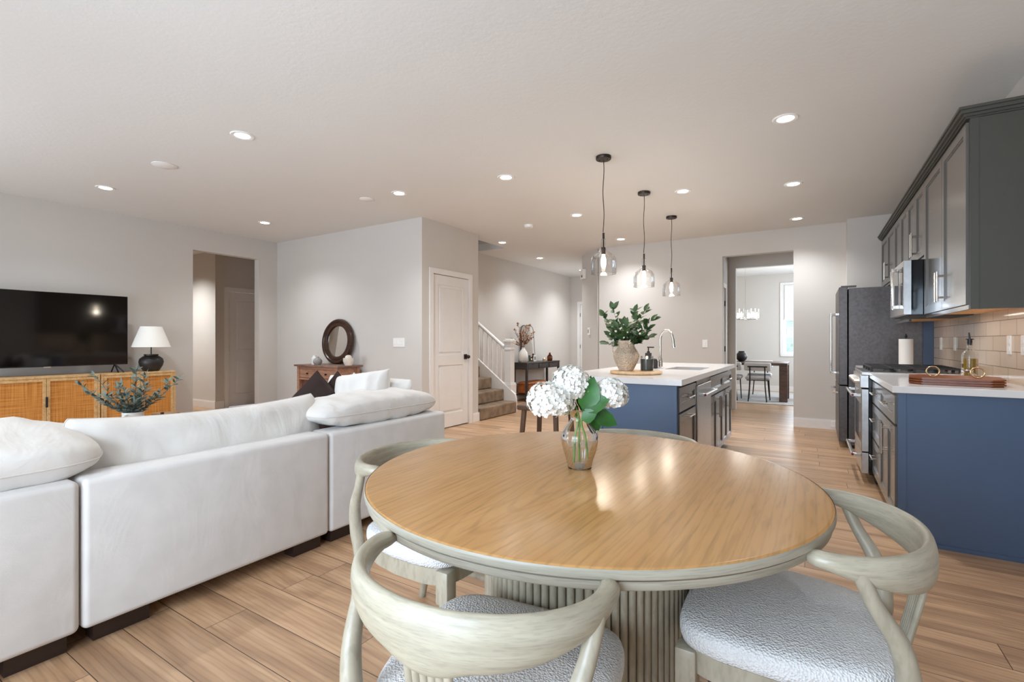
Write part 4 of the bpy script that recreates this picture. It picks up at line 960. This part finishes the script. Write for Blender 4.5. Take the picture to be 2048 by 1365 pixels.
# ------------------------------------------------------------------ sofa
def pillow(w, h, t, nx=40, nz=28, seed=0, pw=3.0, ears=.0, wr=.006, sag=0, puff=.5, taper=0, skew=0):
    """pillow in local XZ plane, thickness along Y"""
    b = MB(); bm = b.bm; G = {}
    for side in (-1, 1):
        for i in range(nx+1):
            for j in range(nz+1):
                u = -1+2*i/nx; v = -1+2*j/nz
                u = math.sin(u*PI/2)*.75+u*.25; v = math.sin(v*PI/2)*.75+v*.25
                edge = i in (0, nx) or j in (0, nz)
                if edge and side == 1: G[(1, i, j)] = G[(-1, i, j)]; continue
                pr = ((max(0, 1-abs(u)**(taper or pw)))**(.5 if taper else puff))*((max(0, 1-abs(v)**pw))**puff)
                pinch = 1-.055*(1-ears)*(abs(u)**2*(1-0)*abs(v)**6) 
                kx = 1-.05*(1-v*v)*0+ears*.06*abs(v)**3-.04*(1-abs(v)**2); kz = 1+ears*.10*abs(u)**3-.03*(1-abs(u)**2)
                if puff < .4: pinch = 1; kx = 1-.07*v**4; kz = 1-.16*u**8
                x = u*w/2*kx*pinch; z = v*h/2*kz*pinch
                ns = noise.noise(Vector((x*7+seed, z*5, side*3.1)))*wr*2+noise.noise(Vector((x*17+seed, z*6, side*5)))*wr
                y = side*(t/2*pr*(1+skew*u)+(ns if not edge else 0)*pr**.4)
                z -= sag*(1-u*u)*(1 if v > 0 else 0)*v
                G[(side, i, j)] = bm.verts.new((x, y, z))
    for side in (-1, 1):
        for i in range(nx):
            for j in range(nz): bm.faces.new((G[(side, i, j)], G[(side, i+1, j)], G[(side, i+1, j+1)], G[(side, i, j+1)]))
    loop = [G[(-1, i, 0)].co.copy() for i in range(nx)]+[G[(-1, nx, j)].co.copy() for j in range(nz)]+[G[(-1, i, nz)].co.copy() for i in range(nx, 0, -1)]+[G[(-1, 0, j)].co.copy() for j in range(nz, 0, -1)]
    return b, loop
def cushion(name, mat, w, h, t, loc, rot, parent=None, seed=0, **kw):
    b, loop = pillow(w, h, t, seed=seed, **kw)
    o = b.build(name, mat, parent, smooth='all'); o.location = loc; o.rotation_euler = rot
    pm = mat if mat is M['velvet'] else M['piping']
    MB().sweep(loop, .0032, up=(0, 1, 0), seg=6, closed=True).build('piping', pm, o, smooth=True)
    return o
so = thing('sectional_sofa', 'large cream linen sectional sofa with dark block feet, seen from behind', 'sofa', (-2.37, 1.2, 0))
sx, sy = -2.37, 1.2
def sbox(name, x0, x1, y0, y1, z0, z1, bev=.024, mat='sofa'):
    return MB().box(x0-sx, x1-sx, y0-sy, y1-sy, z0, z1, bev, 5).build(name, M[mat], so, smooth='all')
sbox('back_section', -2.56, -2.37, -.42, .697, .075, .655)
sbox('back_section', -2.56, -2.37, .703, 1.817, .075, .655)
sbox('back_section', -2.56, -2.37, 1.823, 2.86, .075, .655)
sbox('back_section', -4.0, -2.565, 2.67, 2.86, .075, .655)
sbox('base_section', -3.35, -2.565, -.42, .697, .075, .30); sbox('base_section', -3.35, -2.565, .703, 1.817, .075, .30)
sbox('base_section', -3.35, -2.565, 1.823, 2.665, .075, .30); sbox('base_section', -4.0, -3.355, 1.823, 2.665, .075, .30)
sbox('seat_cushion', -3.37, -2.565, -.41, .697, .302, .46, .05, 'cushion'); sbox('seat_cushion', -3.37, -2.565, .703, 1.817, .302, .46, .05, 'cushion')
sbox('seat_cushion', -3.35, -2.565, 1.823, 2.665, .302, .46, .05, 'cushion'); sbox('seat_cushion', -4.02, -3.355, 1.823, 2.665, .302, .46, .05, 'cushion')
for (y0, y1) in ((-.35, -.17), (.50, .67), (.75, .94), (1.62, 1.79), (1.86, 2.06), (2.66, 2.82)):
    MB().box(-2.50-sx, -2.42-sx, y0-sy, y1-sy, 0, .08).build('foot', M['darkfoot'], so)
for (x0, x1) in ((-3.97, -3.8),): MB().box(x0-sx, x1-sx, 2.72-sy, 2.80-sy, 0, .08).build('foot', M['darkfoot'], so)
for (x, y) in ((-3.28, -.3), (-3.28, 1.2), (-3.28, 2.2), (-3.92, 1.95)): MB().box(x-.06-sx, x+.06-sx, y-.06-sy, y+.06-sy, 0, .08).build('foot', M['darkfoot'], so)
rot = lambda lean, yaw=0, roll=0: Euler((lean, roll, yaw))
def scush(w, h, t, x, y, z, lean, seed, roll=0, yaw=PI/2, **kw):
    return cushion('back_cushion', M['cushion'], w, h, t, (x-sx, y-sy, z), Euler((math.radians(lean), math.radians(roll), yaw)), so, seed, **kw)
scush(1.16, .50, .19, -2.665, .24, .752, -80, 1, pw=4.0, wr=.009, puff=.28, taper=5)
scush(1.25, .50, .25, -2.655, 1.345, .625, -14, 2, roll=0, pw=4.0, wr=.008, sag=.04)
scush(1.06, .46, .20, -2.635, 2.335, .738, -89, 3, pw=4.0, wr=.010, puff=.30, taper=2.8, skew=.10)
cushion('back_cushion', M['cushion'], .98, .42, .16, (-3.05-sx, 2.665-sy, .70), Euler((math.radians(-12), 0, 0)), so, 4)

tag(cushion('throw_pillow', M['cushion'], .44, .48, .22, (-2.86, 2.47, .72), Euler((math.radians(-20), math.radians(-8), math.radians(22))), None, 6, ears=.5, wr=.014, puff=.42), 'plump cream throw pillow leaning on the far corner of the sofa', 'pillow', 'throw pillows on the sofa')
tag(cushion('throw_pillow', M['velvet'], .52, .52, .17, (-3.13, 2.27, .60), Euler((math.radians(-14), math.radians(42), math.radians(22))), None, 7, ears=.5, wr=.008), 'dark brown velvet throw pillow in front, with one corner pointing up', 'pillow', 'throw pillows on the sofa')
tag(cushion('throw_pillow', M['velvet'], .48, .48, .15, (-3.06, 2.41, .62), Euler((math.radians(-14), math.radians(38), math.radians(12))), None, 8, ears=.5, wr=.008), 'dark brown velvet throw pillow tucked behind the front brown one', 'pillow', 'throw pillows on the sofa')
tag(cushion('throw_pillow', M['cushion'], .46, .46, .15, (-2.99, 2.52, .62), Euler((math.radians(-12), math.radians(36), math.radians(8))), None, 9, ears=.5), 'cream throw pillow squeezed between the brown and the plump cream pillow', 'pillow', 'throw pillows on the sofa')

# ------------------------------------------------------------------ coffee table and its things
r = thing('coffee_table', 'low dark walnut coffee table behind the sofa', 'table', (-4.75, 1.95, 0))
MB().box(-.60, .40, -.72, .55, .375, .42, .006, 2).build('tabletop', M['walnut'], r)
for sx_ in (-.5, .3):
    for sy_ in (-.6, .43): MB().box(sx_-.04, sx_+.04, sy_-.04, sy_+.04, 0, .375).build('leg', M['walnut'], r)
r = thing('olive_pot', 'white footed pot holding silvery olive branches on the coffee table', 'vase', (-4.80, 1.75, .42))
MB().lathe([(0, 0), (.05, 0), (.055, .01), (.07, .05), (.078, .11), (.074, .16), (.076, .18), (.068, .18), (.06, .15), (.0, .14)], 36, close=False).build('bowl', M['ceramic_white'], r, smooth=True)
MB().sweep(smoothpath([(.045, -.06, .165), (.07, -.095, .15), (.075, -.10, .11), (.055, -.065, .08)], 6), .009, seg=10).build('handle', M['ceramic_white'], r, smooth=True)
rt = thing('olive_branches', 'spreading grey-green olive branches in the white pot', 'plant', (-4.80, 1.75, .43))
specs = []
def CR(a, f, z): v = camR*a+camF*f; return (v.x, v.y, z)
for (a, f, z) in [(-.44, 0, .40), (-.36, .05, .47), (-.30, -.08, .34), (-.25, 0, .27), (.30, 0, .42), (.36, .03, .44), (.16, .05, .30), (.14, -.06, .36), (.03, 0, .52), (-.02, .06, .45), (.09, .02, .47), (-.08, -.05, .38), (-.14, .06, .40), (.0, -.08, .33), (.08, -.08, .28), (-.10, .0, .30), (-.17, -.05, .31), (.06, .08, .38)]:
    specs.append([CR(a*.04, f*.1, .03), CR(a*.14, f*.2, .15), CR(a*.55, f*.6, .15+(z-.15)*.45), CR(a, f, z)])
branches(rt, specs, M['oliveleaf'], M['bark'], .062, .019, 1, start=.36, spread=1.2)
r = thing('diffuser_bottle', 'small dark bottle in front of a wooden box on the coffee table', 'bottle', (-4.72, 1.93, .42))
MB().lathe([(0, 0), (.03, 0), (.034, .01), (.034, .09), (.02, .115), (.012, .12), (0, .12)], 20).build('body', M['ceramic_dark'], r, smooth=True)
MB().frustum((0, 0, .12), (0, 0, .16), .013, .013, 12).build('cap', M['bronze'], r, smooth=True)
r = thing('wooden_box', 'small wooden box on the coffee table behind the dark bottle', 'box', (-4.82, 2.0, .42), .3)
MB().box(-.07, .07, -.07, .07, 0, .125, .004, 1).build('body', M['boxwood'], r); MB().box(-.073, .073, -.073, .073, .125, .14, .003, 1).build('lid', M['boxwood'], r)

# ------------------------------------------------------------------ media console, TV, lamp
def console(label, y0, y1, handles=True, plinth=None):
    r = thing('media_console', label, 'cabinet', (-6.85, y0, 0), PI/2, 'cane-front media consoles'); w = y1-y0
    z0, z1 = .205, .815; D = .42; t = .022
    c = MB(); c.box(0, w, .0, D, z1-t, z1, .002, 1); c.box(0, w, 0, D, z0, z0+t, .002, 1); c.box(0, t, 0, D, z0+t, z1-t); c.box(w-t, w, 0, D, z0+t, z1-t); c.box(t, w-t, D-.012, D, z0+t, z1-t)
    c.build('carcass', M['oak_light'], r)
    for a, b in ((t, w/2), (w/2, w-t)):
        f = MB(); g = .002; s = .028; A, B = a+g, b-g; Z0, Z1 = z0+t+g, z1-t-g
        f.box(A, A+s, .002, .022, Z0, Z1); f.box(B-s, B, .002, .022, Z0, Z1); f.box(A+s, B-s, .002, .022, Z0, Z0+s); f.box(A+s, B-s, .002, .022, Z1-s, Z1)
        d = f.build('door', M['oak_light'], r)
        # cane panel drawn in the door's own plane
        cp = MB().box(0, .006, A+s, B-s, Z0+s, Z1-s).build('cane_panel', M['cane'], d)
        cp.rotation_euler = (0, 0, -PI/2); cp.location = (0, .016, 0); cp.matrix_parent_inverse = Matrix.Identity(4)
        cp.scale = (1, 1, 1); cp.data.transform(Matrix.Identity(4))
        cp.rotation_euler = (0, 0, PI/2); cp.location = (0, .012, 0); cp.data.transform(Matrix.Scale(-1, 4, Vector((0, 1, 0)))); cp.data.flip_normals()
    MB().box(w/2-.008, w/2+.008, -.012, .002, .49, .60, .002, 1).build('handle', M['black'], r)
    MB().box(.10, w-.10, .05, D-.06, .165, .205).build('plinth', M['oak_light'], r)
    for x in (.14, w-.14): MB().box(x-.02, x+.02, .08, D-.08, 0, .165).build('leg', M['black'], r)
    return r
console('light oak media console with woven cane doors under the television', 1.285, 2.185)
console('light oak media console with cane doors, right-hand one under the lamp', 2.195, 2.95)
r = thing('television', 'large black flat-screen television standing on the cane console', 'television', (-7.03, 1.785, .815), PI/2)
MB().box(-.725, .725, .0, .03, .095, .91, .004, 2).build('body', M['black'], r)
MB().box(-.719, .719, -.002, .002, .106, .904).build('screen', M['screen'], r)
MB().box(-.03, .03, -.004, .004, .086, .097).build('badge', M['nickel'], r)
for x in (-.6, .6):
    MB().frustum((x, .015, .10), (x+.0, -.095, .0065), .008, .008, 6).frustum((x, .015, .10), (x, .105, .0065), .008, .008, 6).frustum((x-.0, .01, .1), (x+.055, -.09, .0065), .008, .007, 6).build('stand_foot', M['black'], r)
r = thing('table_lamp', 'table lamp with a white cone shade and round dark ceramic base', 'lamp', (-7.02, 2.75, .815))
MB().lathe([(0, 0), (.075, 0), (.088, .012), (.12, .07), (.13, .115), (.12, .155), (.085, .185), (.07, .19), (.075, .195), (.075, .21), (0, .21)], 40).build('base', M['ceramic_dark'], r, smooth=True)
MB().frustum((0, 0, .21), (0, 0, .33), .006, .006, 8).build('pole', M['black'], r)
MB().lathe([(.203, .30), (.112, .555), (.108, .555), (.199, .302)], 48, close=False).lathe([(0, .548), (.11, .548)], 40, close=False).build('lamp_shade', M['shade'], r, smooth=True)

# ------------------------------------------------------------------ rustic cabinet with mirror
r = thing('rustic_cabinet', 'small rustic brown wooden cabinet with two small drawers under the round mirror', 'cabinet', (-5.745, 4.38, 0))
hw, hd = .43, .19
MB().box(-hw-.04, hw+.04, -hd-.025, hd+.02, .835, .86, .004, 1).build('top', M['rustic_top'], r)
for sx_ in (-1, 1):
    for sy_ in (-1, 1): MB().box(sx_*hw-(.05 if sx_ > 0 else 0), sx_*hw+(0 if sx_ > 0 else .05), sy_*hd-(.05 if sy_ > 0 else 0), sy_*hd+(0 if sy_ > 0 else .05), 0, .835).build('leg', M['rustic'], r)
MB().box(-hw+.05, hw-.05, -hd+.005, -hd+.025, .80, .835).box(-hw+.05, hw-.05, -hd+.005, -hd+.025, .655, .675).box(-.015, .015, -hd+.005, -hd+.025, .675, .80).box(-hw+.05, hw-.05, -hd+.03, hd-.03, .645, .66).build('drawer_frame', M['rustic'], r)
for x0, x1 in ((-hw+.053, -.018), (.018, hw-.053)):
    d = MB().box(x0, x1, -hd+.008, -hd+.03, .68, .797, .002, 1).build('drawer', M['rustic'], r)
    MB().frustum(((x0+x1)/2, -hd+.008, .738), ((x0+x1)/2, -hd-.012, .738), .008, .014, 12).build('knob', M['bronze'], d, smooth=True)
for s in (-1, 1): MB().box(s*hw-(.035 if s > 0 else -.015), s*hw-(.015 if s > 0 else -.035), -hd+.05, hd-.05, .12, .835).build('side_panel', M['rustic'], r)
MB().box(-hw+.05, hw-.05, -hd+.02, hd-.02, .12, .145).build('shelf', M['rustic'], r)
r = thing('round_mirror', 'round mirror in a thick dark brown frame leaning on the wall above the rustic cabinet', 'mirror', (-5.775, 4.53, .86))
tl = math.radians(8)
prof = [(.215, .012), (.225, -.012), (.25, -.022), (.275, -.015), (.285, -.026), (.31, -.026), (.325, -.008), (.325, .014)]
c = MB().lathe([(a, -b) for a, b in prof]+[(.215, -.014)], 64, close=False)
c.xf(Matrix.Translation((0, 0, .325)) @ Matrix.Rotation(PI/2, 4, 'X')); c.xf(Matrix.Rotation(-tl*.6, 4, 'X')); c.build('frame', M['darkframe'], r, smooth=True)
c = MB().lathe([(0, -.008), (.218, -.008)], 64, close=False); c.xf(Matrix.Translation((0, 0, .325)) @ Matrix.Rotation(PI/2, 4, 'X')); c.xf(Matrix.Rotation(-tl*.6, 4, 'X')); c.build('glass', M['mirror'], r)
r = thing('grey_pot', 'small round grey pot left of the mirror on the rustic cabinet', 'vase', (-5.80, 4.25, .86))
MB().lathe([(0, 0), (.035, 0), (.056, .025), (.06, .055), (.045, .085), (.02, .1), (.018, .112), (0, .112)], 28).build('body', M['ceramic_grey'], r, smooth=True)
r = thing('white_bottle_vase', 'small white bottle vase partly behind the grey pot', 'vase', (-5.92, 4.29, .86))
MB().lathe([(0, 0), (.04, 0), (.042, .01), (.042, .09), (.025, .11), (.022, .13), (0, .13)], 28).build('body', M['ceramic_white'], r, smooth=True)
r = thing('lidded_jar', 'cream jar with a domed lid right of the mirror on the rustic cabinet', 'jar', (-5.30, 4.36, .86))
MB().lathe([(0, 0), (.045, 0), (.055, .02), (.07, .06), (.068, .10), (0, .10)], 28).build('bowl', M['ceramic_cream'], r, smooth=True)
MB().lathe([(.045, .10), (.045, .115), (.035, .13), (.02, .14), (0, .142)], 24).build('lid', M['ceramic_cream'], r, smooth=True)

# ------------------------------------------------------------------ staircase
r = thing('staircase', 'carpeted staircase rising left behind the closet wall', 'stairs', (-4.2, 5.86, 0))
for i in range(9):
    x1 = -i*.25; z = (i+1)*.188
    MB().box(x1-.29, x1+.02, 0, 1.02, z-.188+.002, z, .02, 3).build('step', M['carpet'], r)
c = MB(); 
P2 = [(.0, .0), (.0, .22), (-.02, .30), (-2.3, .30+.752*2.28), (-2.3, 0)]
A = [c.bm.verts.new((x, 1.022, z)) for x, z in P2]; B = [c.bm.verts.new((x, 1.065, z)) for x, z in P2]
c.bm.faces.new(A); c.bm.faces.new(B[::-1])
for i in range(len(A)): c.bm.faces.new((A[i], B[i], B[(i+1) % len(A)], A[(i+1) % len(A)]))
c.build('stringer', M['trim'], r)
# balustrade: plane Y=6.93
r = thing('stair_railing', 'white newel post with sloping handrail and turned balusters beside the stairs', 'railing', (-4.385, 6.98, 0))
def sq(mb, hw_, z0, z1, bev=0): mb.box(-hw_, hw_, -hw_, hw_, z0, z1, bev, 1)
c = MB(); sq(c, .085, 0, .46, .004); sq(c, .078, .46, .48, .004); sq(c, .062, .48, 1.10, .004); sq(c, .07, 1.04, 1.06, .004); sq(c, .074, 1.15, 1.175, .006); sq(c, .065, 1.10, 1.15); sq(c, .082, 1.175, 1.20, .006); sq(c, .068, 1.20, 1.225, .012)
c.build('newel_post', M['trim'], r)
s_ = .752
MB().sweep([(-.06, -.02, 1.06), (-2.2, -.02, 1.06+s_*2.14)], (.028, .03), seg=10).build('handrail', M['trim'], r, smooth=True)
for i in range(1, 14):
    x = -.06-i*.095; zb = .45+s_*(-x-.0)-.05; zt = 1.03+s_*(-x-.06)
    c = MB(); c.lathe([(.016, zb), (.016, zb+.12), (.02, zb+.14), (.012, zb+.17), (.019, zb+.24), (.014, zb+.40), (.010, zt)], 12, (x, -.02, 0)).build('baluster', M['trim'], r, smooth=True)

# ------------------------------------------------------------------ entry console and its things
r = thing('console_table', 'dark wooden console table with three drawers in the entry hall', 'table', (-4.86, 8.83, 0), PI/2)
L_, D_ = .72, .165     # local x along +Y, front faces +X
MB().box(-L_, L_, -D_, D_, .745, .765, .003, 1).build('top', M['darkoak'], r)
MB().box(-L_+.02, L_-.02, -D_+.015, D_-.005, .63, .745).build('apron', M['darkoak'], r)
for i in range(3):
    a = -L_+.06+i*.445; d = MB().box(a, a+.41, -D_+.003, -D_+.016, .645, .735, .002, 1).build('drawer', M['darkoak'], r)
    MB().box(a+.15, a+.26, -D_-.006, -D_+.003, .725, .733).build('handle', M['black'], d)
for sx_ in (-1, 1):
    for sy_ in (-1, 1): MB().box(sx_*(L_-.03)-.02, sx_*(L_-.03)+.02, sy_*(D_-.025)-.02, sy_*(D_-.025)+.02, 0, .745).build('leg', M['darkoak'], r)
MB().box(-L_+.05, L_-.05, -D_+.03, D_-.03, .11, .135).build('shelf', M['darkoak'], r)
r = thing('leather_trunk', 'worn orange leather trunk on the lower shelf of the entry console', 'trunk', (-4.86, 8.62, .135), PI/2)
MB().box(-.38, .38, -.13, .13, 0, .24, .03, 3).build('body', M['leather'], r); MB().box(-.385, .385, -.135, .135, .19, .20).build('seam', M['walnut'], r)
r = thing('arched_mirror', 'arched thin-framed mirror leaning on the hall wall above the console', 'mirror', (-5.0, 8.72, .765), PI/2)
def arch(hw_, h_, rr): 
    o = [(-hw_, 0), (hw_, 0), (hw_, h_-rr)]
    for i in range(1, 9): t = i/9*PI/2; o.append((hw_-rr+rr*math.cos(t), h_-rr+rr*math.sin(t)))
    o.append((hw_-rr, h_)); o.append((-hw_+rr, h_))
    for i in range(1, 9): t = PI/2+i/9*PI/2; o.append((-hw_+rr+rr*math.cos(t), h_-rr+rr*math.sin(t)))
    o.append((-hw_, h_-rr)); return o
ar = arch(.26, .74, .13)
c = MB().prism(ar, -.004, .004); c.xf(Matrix.Rotation(PI/2, 4, 'X')); c.xf(Matrix.Rotation(math.radians(-4), 4, 'X')); c.build('glass', M['mirror'], r)
c = MB().sweep([(x, 0, z+.006) for x, z in ar], .009, up=(0, 1, 0), seg=8, closed=True); c.xf(Matrix.Rotation(math.radians(-4), 4, 'X')); c.build('frame', M['darkoak'], r, smooth=True)
for (x, z, s) in ((.13, .22, .055), (.15, .06, .05)):
    pass
r = thing('hall_vase', 'tall white vase behind the newel post on the entry console', 'vase', (-4.86, 8.25, .765))
MB().lathe([(0, 0), (.06, 0), (.085, .03), (.095, .12), (.08, .20), (.045, .25), (.03, .28), (.035, .30), (0, .3)], 32).build('body', M['ceramic_white'], r, smooth=True)
rt = thing('dried_branches', 'rust-brown dried leaf branches standing in the white hall vase', 'plant', (-4.86, 8.25, .78))
specs = []
for (a, f, z) in [(-.28, 0, .45), (-.22, .05, .62), (-.12, -.05, .74), (-.1, .1, .55), (.0, 0, .60), (.08, .05, .70), (.16, 0, .72), (.26, -.02, .58), (.24, .06, .48), (.12, -.06, .5), (-.2, .0, .35), (.05, .0, .4)]:
    g = (lambda k, zz: (a*.32*k, a*1.0*k+f*.4*k, zz)) if a < 0 else (lambda k, zz: (a*.35*k, a*.95*k, zz))
    specs.append([g(0, .05), g(.1, .29), g(.55, .29+(z-.29)*.55), g(1, z)])
branches(rt, specs, M['dried'], M['bark'], .042, .03, 1, start=.5, spread=1.4)
r = thing('hall_candle', 'small lit glass candle between mirror and amber vase in the hall', 'candle', (-4.84, 9.10, .765))
MB().lathe([(0, 0), (.036, 0), (.038, .01), (.038, .045), (0, .045)], 24).build('wax', M['wax'], r, smooth=True)
MB().lathe([(.04, 0), (.041, .08)], 24, close=False).build('glass_jar', M['glass'], r, smooth=True); MB().sphere((0, 0, .055), .008, 8, 6, (1, 1, 1.5)).build('flame', M['flame'], r)
r = thing('amber_vase', 'small amber glass bottle vase at the right on the entry console', 'vase', (-4.80, 9.27, .765))
MB().lathe([(0, 0), (.045, 0), (.06, .02), (.063, .06), (.058, .10), (.03, .13), (.02, .145), (.022, .175)], 8, close=False).build('body', M['amber'], r)
r = thing('small_photo', 'small dark framed print propped low against the arched mirror', 'picture', (-4.93, 8.85, .765), PI/2)
MB().box(-.05, .05, 0, .012, 0, .13).build('frame', M['trim'], r); MB().box(-.03, .03, -.002, .0, .03, .10).build('print', M['art'], r)

# ------------------------------------------------------------------ dining room beyond
tag(MB().box(-3.0, .6, 10.22, 12.7, .001, .012).build('area_rug', M['rug']), 'light grey woven rug under the far dining set', 'rug')
r = thing('dining_table', 'brown wooden slab-leg dining table in the far dining room', 'table', (-1.40, 11.05, .012))
MB().box(-1.0, 1.0, -.45, .45, .70, .75, .003, 1).build('tabletop', M['dtable'], r)
for s in (-1, 1):
    for t2 in (-1, 1): MB().box(s*.93-.07, s*.93+.07, t2*.36-.07, t2*.36+.07, 0, .70, .003, 1).build('leg', M['dtable'], r)
r = thing('table_runner', 'narrow dark runner draped over the far dining table under the black vase', 'runner', (-1.24, 11.05, .7625))
MB().box(-.04, .04, -.46, .46, 0, .004).box(-.04, .04, -.464, -.456, -.12, .004).build('cloth', M['darkfoot'], r)
def dchair(label, x, y, rz, first=None):
    if first: return dup(first, (x, y, .012), rz, label)
    r = thing('upholstered_chair', label, 'chair', (x, y, .012), rz, 'white cushioned chairs with thin black frames')
    MB().box(-.22, .22, -.20, .22, .42, .49, .032, 4).build('seat', M['boucle'], r, smooth='all')
    MB().box(-.235, .235, -.245, -.185, .60, .76, .028, 4).build('backrest', M['boucle'], r, smooth='all')
    for s in (-1, 1):
        MB().sweep([(s*.16, -.245, 0), (s*.135, -.24, .3), (s*.13, -.238, .45), (s*.13, -.255, .69)], .011, up=(0, 1, 0), seg=8).build('leg', M['blackmat'], r, smooth=True)
        MB().frustum((s*.19, .17, 0), (s*.17, .15, .42), .010, .011, 8).build('leg', M['blackmat'], r)
    MB().frustum((-.17, -.256, .68), (.17, -.256, .68), .012, .012, 8).box(-.19, .19, -.215, -.195, .405, .42).box(-.19, .19, .16, .18, .405, .42).build('frame', M['blackmat'], r)
    return r
d0 = dchair('white cushioned black-framed chair, fully seen on the near side of the far dining table', -.90, 10.68, 0)
dchair('white cushioned black-framed chair half hidden by the passage jamb', -1.42, 10.72, 0, d0)
dchair('white cushioned black-framed chair at the right end of the far dining table', -.05, 11.15, PI/2, d0)
dchair('white cushioned black-framed chair on the far side of the far dining table', -.95, 11.60, PI, d0)
r = thing('black_vase', 'round matte black vase on the far dining table', 'vase', (-1.24, 11.0, .7665))
MB().lathe([(0, 0), (.05, 0), (.095, .05), (.11, .10), (.10, .15), (.06, .19), (.055, .20), (.06, .215), (0, .215)], 32).build('body', M['ceramic_dark'], r, smooth=True)
r = thing('chandelier', 'chrome ring chandelier with lit glass cylinders over the far dining table', 'chandelier', (-1.18, 11.1, CE))
MB().lathe([(0, -.02), (.06, -.02), (.06, -.0005), (0, -.0005)], 24).build('canopy', M['chrome'], r)
MB().frustum((0, 0, -.02), (0, 0, -1.10), .006, .006, 8).frustum((0, 0, -1.10), (0, 0, -1.14), .02, .02, 10).build('rod', M['chrome'], r)
c = MB().torus((0, 0, -1.13), .22, .008, seg=40, sseg=8)
for k in range(3): a = k*PI/3; c.frustum((.22*math.cos(a), .22*math.sin(a), -1.13), (-.22*math.cos(a), -.22*math.sin(a), -1.13), .006, .006, 8)
c.build('ring', M['chrome'], r, smooth=True)
for k in range(6):
    a = k*PI/3+.3; x, y = .22*math.cos(a), .22*math.sin(a)
    g = MB().lathe([(.045, -1.11), (.045, -.92)], 20, (x, y, 0), close=False).build('glass_cylinder', M['glass'], r, smooth=True)
    MB().lathe([(0, -1.10), (.012, -1.095), (.018, -1.05), (.012, -1.0), (0, -.985)], 10, (x, y, 0)).build('bulb', M['bulb'], g, smooth=True)
l = bpy.data.lights.new('chandelier_light', 'POINT'); l.energy = 8; l.color = (1, .95, .9); l.shadow_soft_size = .15
lo = bpy.data.objects.new('chandelier_light', l); lo.location = (-1.18, 11.1, CE-.85); COL.objects.link(lo)
